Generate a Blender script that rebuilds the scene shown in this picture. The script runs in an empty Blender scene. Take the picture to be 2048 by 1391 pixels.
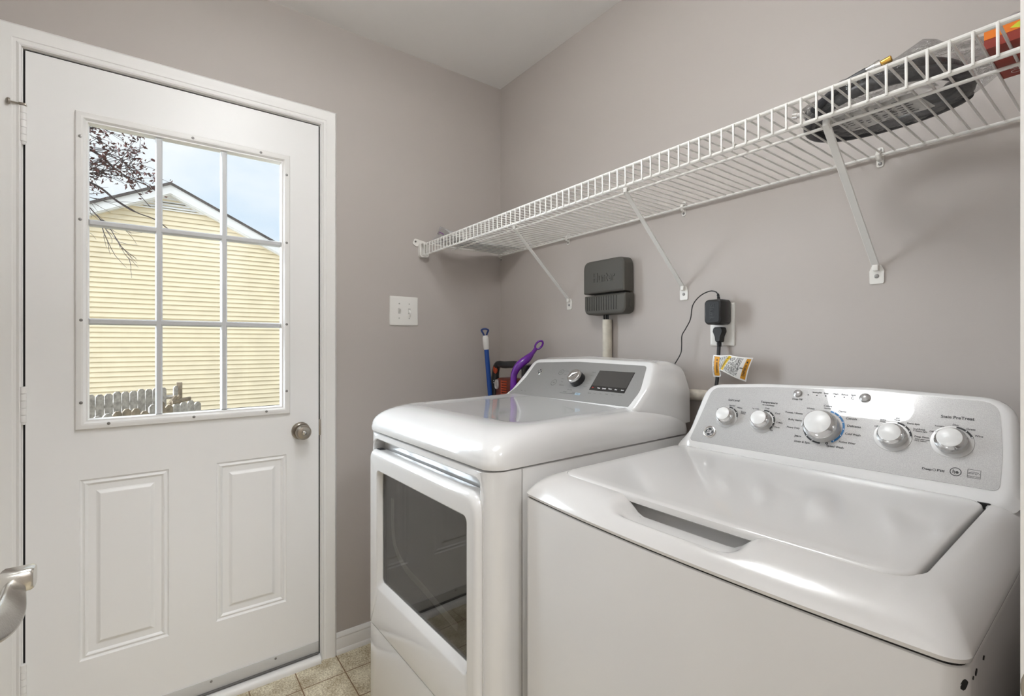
import bpy, bmesh, math, random
from math import sin, cos, pi, radians, sqrt, hypot
from mathutils import Vector, Matrix
S = bpy.context.scene
COL = S.collection
random.seed(7)
FZ = -0.045            # floor level
CZ = 2.44              # ceiling level

# ------------------------------------------------------------------ camera
cam = bpy.data.cameras.new('camera')
cam.sensor_width = 36.0
cam.lens = 961.4 / 2048 * 36.0
cam.shift_y = -8.0 / 2048
cam.clip_start = 0.02
cam.clip_end = 200
camo = bpy.data.objects.new('camera', cam)
COL.objects.link(camo)
camo.location = (1.947, -1.370, 1.181)
YAW = radians(36.536)
camo.rotation_euler = (pi / 2, 0, pi / 2 - YAW)
S.camera = camo
S.view_settings.view_transform = 'Standard'
S.view_settings.look = 'None'
S.view_settings.exposure = 0.16
S.view_settings.gamma = 1.0
S.view_settings.use_curve_mapping = False
S.cycles.use_denoising = True
S.cycles.max_bounces = 12
S.cycles.diffuse_bounces = 8
S.cycles.transparent_max_bounces = 24

# ------------------------------------------------------------------ world: pale sky with thin cloud, plus an added bright lobe, out of view, lighting the window
W = bpy.data.worlds.new('sky')
S.world = W
W.use_nodes = True
nt = W.node_tree
nt.nodes.clear()
N = nt.nodes.new
L = nt.links.new
tc = N('ShaderNodeTexCoord')
mp = N('ShaderNodeMapping'); mp.inputs['Scale'].default_value = (2.2, 2.2, 4.5)
L(tc.outputs['Generated'], mp.inputs['Vector'])
nz = N('ShaderNodeTexNoise'); nz.inputs['Scale'].default_value = 1.6; nz.inputs['Detail'].default_value = 5
L(mp.outputs[0], nz.inputs['Vector'])
cr = N('ShaderNodeValToRGB')
cr.color_ramp.elements[0].position = 0.30; cr.color_ramp.elements[0].color = (0.66, 0.79, 0.94, 1)
cr.color_ramp.elements[1].position = 0.58; cr.color_ramp.elements[1].color = (0.92, 0.95, 0.99, 1)
L(nz.outputs['Fac'], cr.inputs[0])
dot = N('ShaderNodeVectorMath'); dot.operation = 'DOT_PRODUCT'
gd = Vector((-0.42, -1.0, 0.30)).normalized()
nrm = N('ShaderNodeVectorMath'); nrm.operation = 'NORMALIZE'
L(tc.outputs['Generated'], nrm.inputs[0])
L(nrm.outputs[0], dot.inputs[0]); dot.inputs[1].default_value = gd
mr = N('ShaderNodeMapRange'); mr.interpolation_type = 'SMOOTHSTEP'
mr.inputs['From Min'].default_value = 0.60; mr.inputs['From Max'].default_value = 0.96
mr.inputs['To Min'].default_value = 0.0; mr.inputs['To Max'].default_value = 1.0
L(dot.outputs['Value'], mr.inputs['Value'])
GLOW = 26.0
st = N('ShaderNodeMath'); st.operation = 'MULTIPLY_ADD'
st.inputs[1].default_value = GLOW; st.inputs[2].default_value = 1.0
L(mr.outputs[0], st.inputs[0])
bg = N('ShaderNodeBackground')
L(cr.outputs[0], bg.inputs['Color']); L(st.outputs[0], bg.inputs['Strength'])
ow = N('ShaderNodeOutputWorld')
L(bg.outputs[0], ow.inputs['Surface'])

def lamp(name, kind, loc, rot, energy, color=(1, 1, 1), **kw):
    l = bpy.data.lights.new(name, kind)
    l.energy = energy; l.color = color
    for k, v in kw.items(): setattr(l, k, v)
    o = bpy.data.objects.new(name, l); COL.objects.link(o)
    o.location = loc; o.rotation_euler = rot
    return o
# sun from over the roof: lights the yard and the neighbour's gable, cannot reach the window
sun = lamp('sun', 'SUN', (0, 0, 10), (0, 0, 0), 0.75, (1.0, 0.96, 0.90), angle=radians(6))
sun.rotation_euler = Vector((0.62, -0.45, 0.85)).to_track_quat('Z', 'Y').to_euler()
# sky portal in the door window
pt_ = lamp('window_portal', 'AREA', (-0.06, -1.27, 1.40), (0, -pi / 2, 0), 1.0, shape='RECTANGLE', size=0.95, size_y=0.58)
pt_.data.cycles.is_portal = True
CEIL_EMIT = 20.0       # flush ceiling fixture of the laundry room
HALL_W = 40.0          # added fill light in the hall behind the doorway, without a fixture
lamp('hall_fill', 'AREA', (2.75, -0.92, 2.41), (0, 0, 0), HALL_W, (0.95, 0.98, 1.0), shape='DISK', size=0.5)

# ------------------------------------------------------------------ materials
MATS = {}
def mat(name, color=(0.8, 0.8, 0.8), rough=0.5, metal=0.0, coat=0.0, spec=0.5, bump=0.0, bscale=200.0, var=0.0, vscale=6.0, emit=None):
    if name in MATS: return MATS[name]
    m = bpy.data.materials.new(name); m.use_nodes = True
    t = m.node_tree; b = t.nodes['Principled BSDF']
    b.inputs['Base Color'].default_value = (*color, 1)
    b.inputs['Roughness'].default_value = rough
    b.inputs['Metallic'].default_value = metal
    b.inputs['Coat Weight'].default_value = coat
    b.inputs['Coat Roughness'].default_value = 0.05
    b.inputs['Specular IOR Level'].default_value = spec
    tx = t.nodes.new('ShaderNodeTexCoord')
    if var > 0:
        n = t.nodes.new('ShaderNodeTexNoise'); n.inputs['Scale'].default_value = vscale; n.inputs['Detail'].default_value = 4
        t.links.new(tx.outputs['Object'], n.inputs['Vector'])
        r = t.nodes.new('ShaderNodeValToRGB')
        r.color_ramp.elements[0].position = 0.3; r.color_ramp.elements[1].position = 0.7
        r.color_ramp.elements[0].color = (*[c * (1 - var) for c in color], 1)
        r.color_ramp.elements[1].color = (*[min(1, c * (1 + var)) for c in color], 1)
        t.links.new(n.outputs['Fac'], r.inputs[0]); t.links.new(r.outputs[0], b.inputs['Base Color'])
    if bump > 0:
        n2 = t.nodes.new('ShaderNodeTexNoise'); n2.inputs['Scale'].default_value = bscale; n2.inputs['Detail'].default_value = 2
        t.links.new(tx.outputs['Object'], n2.inputs['Vector'])
        bp = t.nodes.new('ShaderNodeBump'); bp.inputs['Strength'].default_value = bump; bp.inputs['Distance'].default_value = 0.001
        t.links.new(n2.outputs['Fac'], bp.inputs['Height']); t.links.new(bp.outputs[0], b.inputs['Normal'])
    if emit:
        b.inputs['Emission Color'].default_value = (*emit[0], 1); b.inputs['Emission Strength'].default_value = emit[1]
    MATS[name] = m
    return m

def clear(name, tint=(1, 1, 1), gloss=0.08, rough=0.02, bump=0.0, bscale=30.0, haze=0.0):
    m = bpy.data.materials.new(name); m.use_nodes = True
    t = m.node_tree; t.nodes.clear()
    tr = t.nodes.new('ShaderNodeBsdfTransparent'); tr.inputs[0].default_value = (*tint, 1)
    gl = t.nodes.new('ShaderNodeBsdfGlossy'); gl.inputs['Roughness'].default_value = rough
    mx = t.nodes.new('ShaderNodeMixShader')
    lw = t.nodes.new('ShaderNodeLayerWeight'); lw.inputs['Blend'].default_value = 0.25
    ma = t.nodes.new('ShaderNodeMath'); ma.operation = 'MULTIPLY_ADD'; ma.inputs[1].default_value = 0.5; ma.inputs[2].default_value = gloss
    t.links.new(lw.outputs['Fresnel'], ma.inputs[0]); t.links.new(ma.outputs[0], mx.inputs[0])
    src = tr
    if haze > 0:
        d1 = t.nodes.new('ShaderNodeBsdfDiffuse'); d1.inputs[0].default_value = (0.85, 0.85, 0.86, 1)
        d2n = t.nodes.new('ShaderNodeBsdfTranslucent'); d2n.inputs[0].default_value = (0.85, 0.85, 0.86, 1)
        df = t.nodes.new('ShaderNodeMixShader'); df.inputs[0].default_value = 0.5
        t.links.new(d1.outputs[0], df.inputs[1]); t.links.new(d2n.outputs[0], df.inputs[2])
        hm = t.nodes.new('ShaderNodeMixShader'); hm.inputs[0].default_value = haze
        t.links.new(tr.outputs[0], hm.inputs[1]); t.links.new(df.outputs[0], hm.inputs[2]); src = hm
    t.links.new(src.outputs[0], mx.inputs[1]); t.links.new(gl.outputs[0], mx.inputs[2])
    if bump > 0:
        tx = t.nodes.new('ShaderNodeTexCoord')
        n2 = t.nodes.new('ShaderNodeTexNoise'); n2.inputs['Scale'].default_value = bscale; n2.inputs['Detail'].default_value = 3; n2.inputs['Distortion'].default_value = 1.0
        t.links.new(tx.outputs['Object'], n2.inputs['Vector'])
        bp = t.nodes.new('ShaderNodeBump'); bp.inputs['Strength'].default_value = bump; bp.inputs['Distance'].default_value = 0.01
        t.links.new(n2.outputs['Fac'], bp.inputs['Height'])
        t.links.new(bp.outputs[0], gl.inputs['Normal'])
    o = t.nodes.new('ShaderNodeOutputMaterial'); t.links.new(mx.outputs[0], o.inputs[0])
    MATS[name] = m
    return m

M_wall = mat('wall_paint', (0.48, 0.440, 0.412), 0.55, bump=0.12, bscale=350)
M_ceil = mat('ceiling_paint', (0.82, 0.81, 0.80), 0.8, bump=0.1, bscale=250)
M_trim = mat('trim_paint', (0.85, 0.84, 0.82), 0.38, bump=0.08, bscale=90)
M_door = mat('door_paint', (0.89, 0.885, 0.875), 0.36, bump=0.06, bscale=120)
M_white = mat('white_enamel', (0.75, 0.745, 0.74), 0.14, coat=0.9, spec=0.5)
M_white2 = mat('white_washer_enamel', (0.70, 0.69, 0.68), 0.2, coat=0.5, spec=0.5)
M_dark = mat('dark_gap', (0.012, 0.011, 0.011), 0.8)
M_black = mat('black_plastic', (0.012, 0.012, 0.013), 0.35)
M_rubber = mat('black_rubber', (0.015, 0.015, 0.016), 0.5)
M_chrome = mat('chrome', (0.78, 0.77, 0.76), 0.12, 1.0)
M_nickel = mat('brushed_nickel', (0.66, 0.64, 0.60), 0.24, 1.0, bump=0.1, bscale=400)
M_antique = mat('aged_nickel', (0.38, 0.34, 0.29), 0.3, 1.0)
M_wire = mat('white_vinyl_wire', (0.80, 0.79, 0.76), 0.35)
M_print = mat('black_print', (0.03, 0.03, 0.032), 0.6)
M_greyprint = mat('grey_print', (0.07, 0.07, 0.07), 0.6)
M_blueprint = mat('blue_print', (0.02, 0.17, 0.42), 0.5)
M_whiteprint = mat('white_print', (0.85, 0.85, 0.85), 0.5)
M_redprint = mat('red_print', (0.45, 0.03, 0.02), 0.5)
M_plate = mat('switch_plate_plastic', (0.80, 0.785, 0.745), 0.3)
M_screw = mat('screw_steel', (0.28, 0.27, 0.26), 0.4, 0.8)
M_alu = mat('painted_aluminium', (0.60, 0.595, 0.58), 0.4)
M_glass = clear('window_glass', (0.97, 0.985, 0.98), 0.015, 0.0)
M_film = clear('clear_plastic_film', (0.97, 0.97, 0.97), 0.07, 0.08, bump=1.0, bscale=45, haze=0.03)
M_milky = clear('milky_plastic_film', (0.97, 0.97, 0.97), 0.07, 0.12, bump=0.9, bscale=40, haze=0.72)
M_smoke = clear('smoked_glass', (0.60, 0.59, 0.575), 0.068, 0.0)

def panel_mat(name, base, speck):
    m = bpy.data.materials.new(name); m.use_nodes = True
    t = m.node_tree; b = t.nodes['Principled BSDF']
    tx = t.nodes.new('ShaderNodeTexCoord')
    n = t.nodes.new('ShaderNodeTexNoise'); n.inputs['Scale'].default_value = 900; n.inputs['Detail'].default_value = 2
    t.links.new(tx.outputs['Object'], n.inputs['Vector'])
    r = t.nodes.new('ShaderNodeValToRGB')
    r.color_ramp.elements[0].position = 0.35; r.color_ramp.elements[1].position = 0.65
    r.color_ramp.elements[0].color = (*[c * (1 - speck) for c in base], 1)
    r.color_ramp.elements[1].color = (*[c * (1 + speck) for c in base], 1)
    t.links.new(n.outputs['Fac'], r.inputs[0]); t.links.new(r.outputs[0], b.inputs['Base Color'])
    b.inputs['Metallic'].default_value = 0.35; b.inputs['Roughness'].default_value = 0.5
    b.inputs['Coat Weight'].default_value = 1.0; b.inputs['Coat Roughness'].default_value = 0.02
    MATS[name] = m
    return m
M_silver = panel_mat('silver_panel', (0.40, 0.39, 0.38), 0.11)
M_silver2 = panel_mat('brushed_grey_panel', (0.275, 0.27, 0.265), 0.06)

def tile_mat():
    m = bpy.data.materials.new('vinyl_tile'); m.use_nodes = True
    t = m.node_tree; b = t.nodes['Principled BSDF']
    tx = t.nodes.new('ShaderNodeTexCoord')
    mpn = t.nodes.new('ShaderNodeMapping'); mpn.inputs['Location'].default_value = (-0.132, 0.80, 0)
    t.links.new(tx.outputs['Object'], mpn.inputs[0])
    br = t.nodes.new('ShaderNodeTexBrick'); br.offset = 0.0; br.squash = 1.0
    br.inputs['Scale'].default_value = 1.0; br.inputs['Brick Width'].default_value = 0.153; br.inputs['Row Height'].default_value = 0.153
    br.inputs['Mortar Size'].default_value = 0.0022; br.inputs['Mortar Smooth'].default_value = 0.3
    br.inputs['Color1'].default_value = (1, 1, 1, 1); br.inputs['Color2'].default_value = (0.78, 0.78, 0.78, 1); br.inputs['Mortar'].default_value = (0, 0, 0, 1)
    t.links.new(mpn.outputs[0], br.inputs['Vector'])
    n = t.nodes.new('ShaderNodeTexNoise'); n.inputs['Scale'].default_value = 150; n.inputs['Detail'].default_value = 6; n.inputs['Roughness'].default_value = 0.75
    t.links.new(tx.outputs['Object'], n.inputs['Vector'])
    n3 = t.nodes.new('ShaderNodeTexNoise'); n3.inputs['Scale'].default_value = 14; n3.inputs['Detail'].default_value = 3
    t.links.new(tx.outputs['Object'], n3.inputs['Vector'])
    ad = t.nodes.new('ShaderNodeMath'); ad.operation = 'MULTIPLY_ADD'; ad.inputs[1].default_value = 0.45
    t.links.new(n3.outputs['Fac'], ad.inputs[0]); t.links.new(n.outputs['Fac'], ad.inputs[2])
    r = t.nodes.new('ShaderNodeValToRGB')
    r.color_ramp.elements[0].position = 0.58; r.color_ramp.elements[0].color = (0.34, 0.255, 0.13, 1)
    r.color_ramp.elements[1].position = 0.86; r.color_ramp.elements[1].color = (0.92, 0.86, 0.68, 1)
    t.links.new(ad.outputs[0], r.inputs[0])
    mu = t.nodes.new('ShaderNodeMixRGB'); mu.blend_type = 'MULTIPLY'; mu.inputs[0].default_value = 0.5
    t.links.new(r.outputs[0], mu.inputs[1]); t.links.new(br.outputs['Color'], mu.inputs[2])
    mx = t.nodes.new('ShaderNodeMixRGB'); mx.inputs[2].default_value = (0.22, 0.13, 0.06, 1)
    t.links.new(br.outputs['Fac'], mx.inputs[0]); t.links.new(mu.outputs[0], mx.inputs[1])
    t.links.new(mx.outputs[0], b.inputs['Base Color'])
    b.inputs['Roughness'].default_value = 0.4
    bp = t.nodes.new('ShaderNodeBump'); bp.inputs['Strength'].default_value = 0.3; bp.inputs['Distance'].default_value = 0.001
    t.links.new(n.outputs['Fac'], bp.inputs['Height']); t.links.new(bp.outputs[0], b.inputs['Normal'])
    return m
M_tile = tile_mat()

# ------------------------------------------------------------------ mesh helpers
ORG = {}
def rrect(x0, x1, z0, z1, r=0.001, ne=1, nc=4):
    r = max(1e-5, min(r, (x1 - x0) / 2 - 1e-5, (z1 - z0) / 2 - 1e-5))
    out = []
    cs = [(x1 - r, z0 + r, -90), (x1 - r, z1 - r, 0), (x0 + r, z1 - r, 90), (x0 + r, z0 + r, 180)]
    for i, (cx, cz, a0) in enumerate(cs):
        for k in range(nc + 1):
            a = radians(a0 + 90 * k / nc)
            out.append((cx + r * cos(a), cz + r * sin(a)))
        nx = cs[(i + 1) % 4]; a = radians(nx[2])
        e = (nx[0] + r * cos(a), nx[1] + r * sin(a)); s = out[-1]
        for k in range(1, ne + 1):
            f = k / (ne + 1)
            out.append((s[0] + (e[0] - s[0]) * f, s[1] + (e[1] - s[1]) * f))
    return out

def catmull(pts, n=6, closed=False):
    P = [Vector(p) for p in pts]; out = []
    m = len(P)
    for i in range(m if closed else m - 1):
        p1, p2 = P[i], P[(i + 1) % m]
        p0 = P[i - 1] if (closed or i > 0) else p1 * 2 - p2
        p3 = P[(i + 2) % m] if (closed or i + 2 < m) else p2 * 2 - p1
        for k in range(n):
            t = k / n
            out.append(0.5 * ((2 * p1) + (p2 - p0) * t + (2 * p0 - 5 * p1 + 4 * p2 - p3) * t * t + (3 * p1 - p0 - 3 * p2 + p3) * t ** 3))
    if not closed: out.append(P[-1].copy())
    return out

class MB:
    def __init__(self): self.bm = bmesh.new(); self.mi = 0
    def face(self, vs):
        try:
            f = self.bm.faces.new(vs); f.material_index = self.mi; return f
        except ValueError: return None
    def box(self, x0, x1, y0, y1, z0, z1, bev=0.0, seg=2):
        b2 = bmesh.new()
        r = bmesh.ops.create_cube(b2, size=1.0)
        for v in b2.verts:
            v.co = Vector(((x0 + x1) / 2 + v.co.x * (x1 - x0), (y0 + y1) / 2 + v.co.y * (y1 - y0), (z0 + z1) / 2 + v.co.z * (z1 - z0)))
        if bev > 0:
            bmesh.ops.bevel(b2, geom=list(b2.edges), offset=bev, segments=seg, affect='EDGES', profile=0.5)
        self.merge(b2); return self
    def merge(self, b2, mtx=None):
        mp_ = {}
        for v in b2.verts:
            mp_[v] = self.bm.verts.new(mtx @ v.co if mtx else v.co)
        for f in b2.faces: self.face([mp_[v] for v in f.verts])
        b2.free()
    def loft(self, loops, cap0=False, cap1=False, closed=True):
        rows = [[self.bm.verts.new(p) for p in lp] for lp in loops]
        n = len(rows[0])
        for a, b in zip(rows, rows[1:]):
            for i in range(n if closed else n - 1):
                j = (i + 1) % n
                self.face([a[i], a[j], b[j], b[i]])
        if cap0: self.face(list(reversed(rows[0])))
        if cap1: self.face(rows[-1])
        return rows
    def tube(self, pts, r, seg=8, cap=True, closed=False, flat=1.0, up=None):
        P = [Vector(p) for p in pts]
        R = r if isinstance(r, (list, tuple)) else [r] * len(P)
        loops = []; ref = None
        m = len(P)
        for i in range(m):
            if closed: d = P[(i + 1) % m] - P[i - 1]
            else: d = P[min(i + 1, m - 1)] - P[max(i - 1, 0)]
            d.normalize()
            if ref is None:
                ref = Vector(up) if up else (Vector((0, 0, 1)) if abs(d.z) < 0.9 else Vector((1, 0, 0)))
            u = (ref - d * ref.dot(d)).normalized(); v = d.cross(u); ref = u
            loops.append([P[i] + u * (R[i] * cos(2 * pi * k / seg)) + v * (R[i] * flat * sin(2 * pi * k / seg)) for k in range(seg)])
        if closed: loops.append(loops[0])
        self.loft(loops, cap and not closed, cap and not closed)
        return self
    def lathe(self, prof, origin=(0, 0, 0), axis=(0, 0, 1), seg=24, cap=True):
        a = Vector(axis).normalized()
        u = a.orthogonal().normalized(); v = a.cross(u); o = Vector(origin)
        loops = [[o + a * h + u * (r * cos(2 * pi * k / seg)) + v * (r * sin(2 * pi * k / seg)) for k in range(seg)] for r, h in prof]
        self.loft(loops, cap, cap); return self
    def prism(self, poly, f0, f1):
        self.loft([[f0(p) for p in poly], [f1(p) for p in poly]], True, True); return self
    def build(self, name, m, parent=None, smooth=True, ang=35, org=None, tri=False):
        o0 = Vector(org) if org is not None else (ORG[parent.name] if parent is not None else Vector((0, 0, 0)))
        bm = self.bm
        bmesh.ops.remove_doubles(bm, verts=bm.verts, dist=1e-6)
        bmesh.ops.recalc_face_normals(bm, faces=bm.faces)
        base = o0
        if parent is None and org is None:
            lo = Vector([min(v.co[i] for v in bm.verts) for i in range(3)]); hi = Vector([max(v.co[i] for v in bm.verts) for i in range(3)])
            base = Vector(((lo.x + hi.x) / 2, (lo.y + hi.y) / 2, lo.z))
        for v in bm.verts: v.co -= base
        me = bpy.data.meshes.new(name); bm.to_mesh(me); bm.free()
        for mm in (m if isinstance(m, (list, tuple)) else [m]): me.materials.append(mm)
        if smooth:
            me.shade_smooth(); me.set_sharp_from_angle(angle=radians(ang))
        o = bpy.data.objects.new(name, me); COL.objects.link(o)
        if parent is not None: o.parent = parent
        else: o.location = base
        ORG[o.name] = base
        return o

def thing(name, label, cat, loc, rot=(0, 0, 0), org=None, group=None):
    o = bpy.data.objects.new(name, None); COL.objects.link(o)
    o.empty_display_size = 0.05
    o.location = loc; o.rotation_euler = rot
    o['label'] = label; o['category'] = cat
    if group: o['group'] = group
    ORG[o.name] = Vector(org if org is not None else loc)
    return o
def tag(o, label, cat, group=None):
    o['label'] = label; o['category'] = cat
    if group: o['group'] = group
    return o
def struct(o, label=None):
    o['kind'] = 'structure'
    if label: o['label'] = label
    return o

def text_into(mb, body, fn, u, v, width=None, height=None, depth=0.0, lift=0.0004, rot=0.0, bold=0.0):
    c = bpy.data.curves.new('t', 'FONT'); c.body = body; c.size = 1.0; c.resolution_u = 3
    if depth: c.extrude = 0.5
    c.offset = bold
    ob = bpy.data.objects.new('t', c); COL.objects.link(ob)
    me = bpy.data.meshes.new_from_object(ob)
    bpy.data.objects.remove(ob); bpy.data.curves.remove(c)
    if len(me.vertices) == 0: return
    xs = [q.co.x for q in me.vertices]; ys = [q.co.y for q in me.vertices]
    cx, cy = (min(xs) + max(xs)) / 2, (min(ys) + max(ys)) / 2
    w, h = max(xs) - min(xs), max(ys) - min(ys)
    sx = width / w if width else height / h
    sy = height / h if height else sx
    vs = []
    for q in me.vertices:
        a, b = (q.co.x - cx) * sx, (q.co.y - cy) * sy
        if rot: a, b = a * cos(rot) - b * sin(rot), a * sin(rot) + b * cos(rot)
        vs.append(mb.bm.verts.new(fn(u + a, v + b, lift + (q.co.z + 0.5) * depth if depth else lift)))
    for p in me.polygons: mb.face([vs[i] for i in p.vertices])
    bpy.data.meshes.remove(me)

def ring_arc(mb, fn, cu, cv, r0, r1, a0, a1, lift, n=24):
    A = []; B = []
    for k in range(n + 1):
        a = radians(a0 + (a1 - a0) * k / n)
        A.append(mb.bm.verts.new(fn(cu + r0 * cos(a), cv + r0 * sin(a), lift)))
        B.append(mb.bm.verts.new(fn(cu + r1 * cos(a), cv + r1 * sin(a), lift)))
    for k in range(n): mb.face([A[k], A[k + 1], B[k + 1], B[k]])
def disc(mb, fn, cu, cv, r, lift, n=16):
    mb.face([mb.bm.verts.new(fn(cu + r * cos(2 * pi * k / n), cv + r * sin(2 * pi * k / n), lift)) for k in range(n)])

# ------------------------------------------------------------------ room shell
HX = 3.35
def slab(name, boxes, m):
    b = MB()
    for q in boxes: b.box(*q)
    return struct(b.build(name, m, smooth=False))
b = MB(); b.box(-0.13, HX, -2.75, 0.12, FZ - 0.1, FZ)
struct(b.build('floor', M_tile, smooth=False, org=(0, 0, FZ)))
bpy.data.objects['floor'].location = (0, 0, FZ)
slab('ceiling', [(-0.13, HX, -2.75, 0.12, CZ, CZ + 0.1)], M_ceil)
DY0, DY1, DZT = -1.672, -0.862, 2.026
OY0, OY1, OZ = DY0 - 0.025, DY1 + 0.025, DZT + 0.025
slab('wall_left', [(-0.13, 0, OY1, 0.12, FZ, CZ), (-0.13, 0, -2.0, OY0, FZ, CZ), (-0.13, 0, OY0, OY1, OZ, CZ)], M_wall)
slab('wall_right', [(0.0, 2.0, 0.0, 0.12, FZ, CZ)], M_wall)
slab('wall_back', [(0.0, 1.886, -2.0, -1.86, FZ, CZ)], M_wall)
JY0, JY1 = -1.585, -0.86
slab('wall_front', [(1.886, 2.0, JY1, 0.0, FZ, CZ), (1.886, 2.0, -2.75, JY0, FZ, CZ), (1.886, 2.0, JY0, JY1, 2.03, CZ)], M_wall)
slab('wall_hall', [(HX - 0.1, HX, -2.75, 0.12, FZ, CZ), (2.0, HX - 0.1, -2.75, -2.65, FZ, CZ), (2.0, HX - 0.1, 0.02, 0.12, FZ, CZ)], M_wall)

# casing of the outside door: mitred colonial profile
PROF = [(0, 0), (0, 0.010), (0.004, 0.0125), (0.008, 0.011), (0.010, 0.0095), (0.017, 0.0105), (0.019, 0.0125), (0.030, 0.0135), (0.040, 0.017), (0.050, 0.0185), (0.055, 0.015), (0.057, 0.012), (0.057, 0)]
def casing(path, outs, place):
    mb = MB()
    mb.loft([[place(p[0] + o[0] * w, p[1] + o[1] * w, d) for (w, d) in PROF] for p, o in zip(path, outs)], True, True, closed=False)
    return mb
cp = [(OY1 - 0.018, FZ), (OY1 - 0.018, OZ - 0.018), (OY0 + 0.018, OZ - 0.018), (OY0 + 0.018, FZ)]
mb = casing(cp, [(1, 0), (1, 1), (-1, 1), (-1, 0)], lambda y, z, d: (d, y, z))
struct(mb.build('trim_1', M_trim, ang=25))
# jamb lining with stop and dark weatherstrip
mb = MB()
jt = 0.020
for y0, y1 in ((DY1 + 0.005, DY1 + 0.025), (DY0 - 0.025, DY0 - 0.005)): mb.box(-0.13, 0, y0, y1, FZ, OZ)
mb.box(-0.13, 0, DY0 - 0.005, DY1 + 0.005, DZT + 0.005, OZ)
struct(mb.build('trim_2', M_trim, smooth=False))
mb = MB()
mb.box(-0.065, -0.046, DY1 - 0.012, DY1 + 0.005, FZ, DZT + 0.005); mb.box(-0.065, -0.046, DY0 - 0.005, DY0 + 0.012, FZ, DZT + 0.005)
mb.box(-0.065, -0.046, DY0, DY1, DZT - 0.012, DZT + 0.005); mb.box(-0.065, -0.046, DY0, DY1, FZ, FZ + 0.035)
for y0, y1 in ((DY1 + 0.0005, DY1 + 0.005), (DY0 - 0.005, DY0 - 0.0005)): mb.box(-0.046, -0.004, y0, y1, FZ, DZT)
mb.box(-0.046, -0.006, DY0, DY1, DZT + 0.0005, DZT + 0.005)
struct(mb.build('trim_3', M_dark, smooth=False))

# sill: round-nosed white strip in front of the door
mb = MB()
pr = [(0.0, FZ), (0.028, FZ), (0.029, FZ + 0.009), (0.026, FZ + 0.018), (0.018, FZ + 0.024), (0.0, FZ + 0.026)]
mb.loft([[(x, y, z) for x, z in pr] for y in (OY0 + 0.02, OY1 - 0.022)], True, True)
struct(mb.build('trim_4', M_trim, ang=50))

# baseboards with shoe moulding
BP = [(0, 0), (0.017, 0), (0.017, 0.006), (0.0155, 0.013), (0.012, 0.018), (0.0115, 0.0185), (0.0115, 0.052), (0.009, 0.060), (0.0105, 0.066), (0.007, 0.076), (0.004, 0.081), (0, 0.081)]
mb = MB(); mb.loft([[(d, y, FZ + z) for d, z in BP] for y in (OY1 + 0.039, -0.0005)], True, True, closed=True)
struct(mb.build('baseboard_left', M_trim, ang=25))
mb = MB(); mb.loft([[(x, -d, FZ + z) for d, z in BP] for x in (0.018, 1.886)], True, True)
struct(mb.build('baseboard_right', M_trim, ang=25))

# ------------------------------------------------------------------ outside door (door_1)
mb = MB()
WY0, WY1, WZ0, WZ1 = -1.545, -0.992, 0.942, 1.860           # hole for the light
PA = (-1.556, -1.335, 0.219, 0.769); PB = (-1.202, -0.977, 0.219, 0.769)
ys = sorted({DY0, PA[0], PA[1], PB[0], PB[1], WY0, WY1, DY1}); zs = sorted({-0.018, PA[2], PA[3], WZ0, WZ1, DZT})
def inhole(y, z):
    for a in (PA, PB, (WY0, WY1, WZ0, WZ1)):
        if a[0] < y < a[1] and a[2] < z < a[3]: return True
    return False
for xx in (0.0, -0.044):
    for i in range(len(ys) - 1):
        for j in range(len(zs) - 1):
            ym, zm = (ys[i] + ys[i + 1]) / 2, (zs[j] + zs[j + 1]) / 2
            if inhole(ym, zm) and not (xx < 0 and zm < WZ0): continue
            mb.face([mb.bm.verts.new((xx, ys[a], zs[c])) for a, c in ((i, j), (i + 1, j), (i + 1, j + 1), (i, j + 1))])
def ring(y0, y1, z0, z1, x): return [(x, y0, z0), (x, y1, z0), (x, y1, z1), (x, y0, z1)]
mb.loft([ring(DY0, DY1, -0.018, DZT, 0.0), ring(DY0, DY1, -0.018, DZT, -0.044)])
mb.loft([ring(WY0, WY1, WZ0, WZ1, 0.0), ring(WY0, WY1, WZ0, WZ1, -0.044)])
for a in (PA, PB):
    seq = [(0, 0), (0.003, -0.004), (0.006, -0.0055), (0.009, -0.004), (0.013, -0.0015), (0.016, -0.003), (0.020, -0.0065), (0.038, -0.0065), (0.041, -0.0055), (0.048, -0.001), (0.050, -0.0005)]
    mb.loft([ring(a[0] + i, a[1] - i, a[2] + i, a[3] - i, d) for i, d in seq], False, True)
door = struct(mb.build('door_1', M_door, ang=12), 'white outside door with nine pane window')
D0 = door

# lite frame
fo = (-1.565, -0.966, 0.921, 1.884)
mb = MB()
seq = [(0.0, 0.0), (0.0, 0.007), (0.003, 0.0105), (0.008, 0.0115), (0.014, 0.0125), (0.019, 0.0115), (0.0235, 0.006), (0.0245, 0.004), (0.0285, 0.004), (0.0300, -0.004), (0.0305, -0.022)]
mb.loft([ring(fo[0] + i, fo[1] - i, fo[2] + i, fo[3] - i, d) for i, d in seq])
wf = mb.build('window_frame', M_trim, D0, ang=20)
gy0, gy1, gz0, gz1 = -1.535, -0.996, 0.951, 1.854
mb = MB()
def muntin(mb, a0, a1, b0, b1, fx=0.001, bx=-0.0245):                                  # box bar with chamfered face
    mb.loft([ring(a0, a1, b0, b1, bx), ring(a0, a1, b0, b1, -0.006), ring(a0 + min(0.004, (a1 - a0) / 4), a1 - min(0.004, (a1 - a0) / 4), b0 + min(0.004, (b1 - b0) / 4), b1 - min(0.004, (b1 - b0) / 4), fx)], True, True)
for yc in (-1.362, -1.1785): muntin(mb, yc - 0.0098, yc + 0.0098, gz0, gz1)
for zc in (1.553, 1.250): muntin(mb, gy0, gy1, zc - 0.0095, zc + 0.0095, 0.0004, -0.0252)
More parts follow.
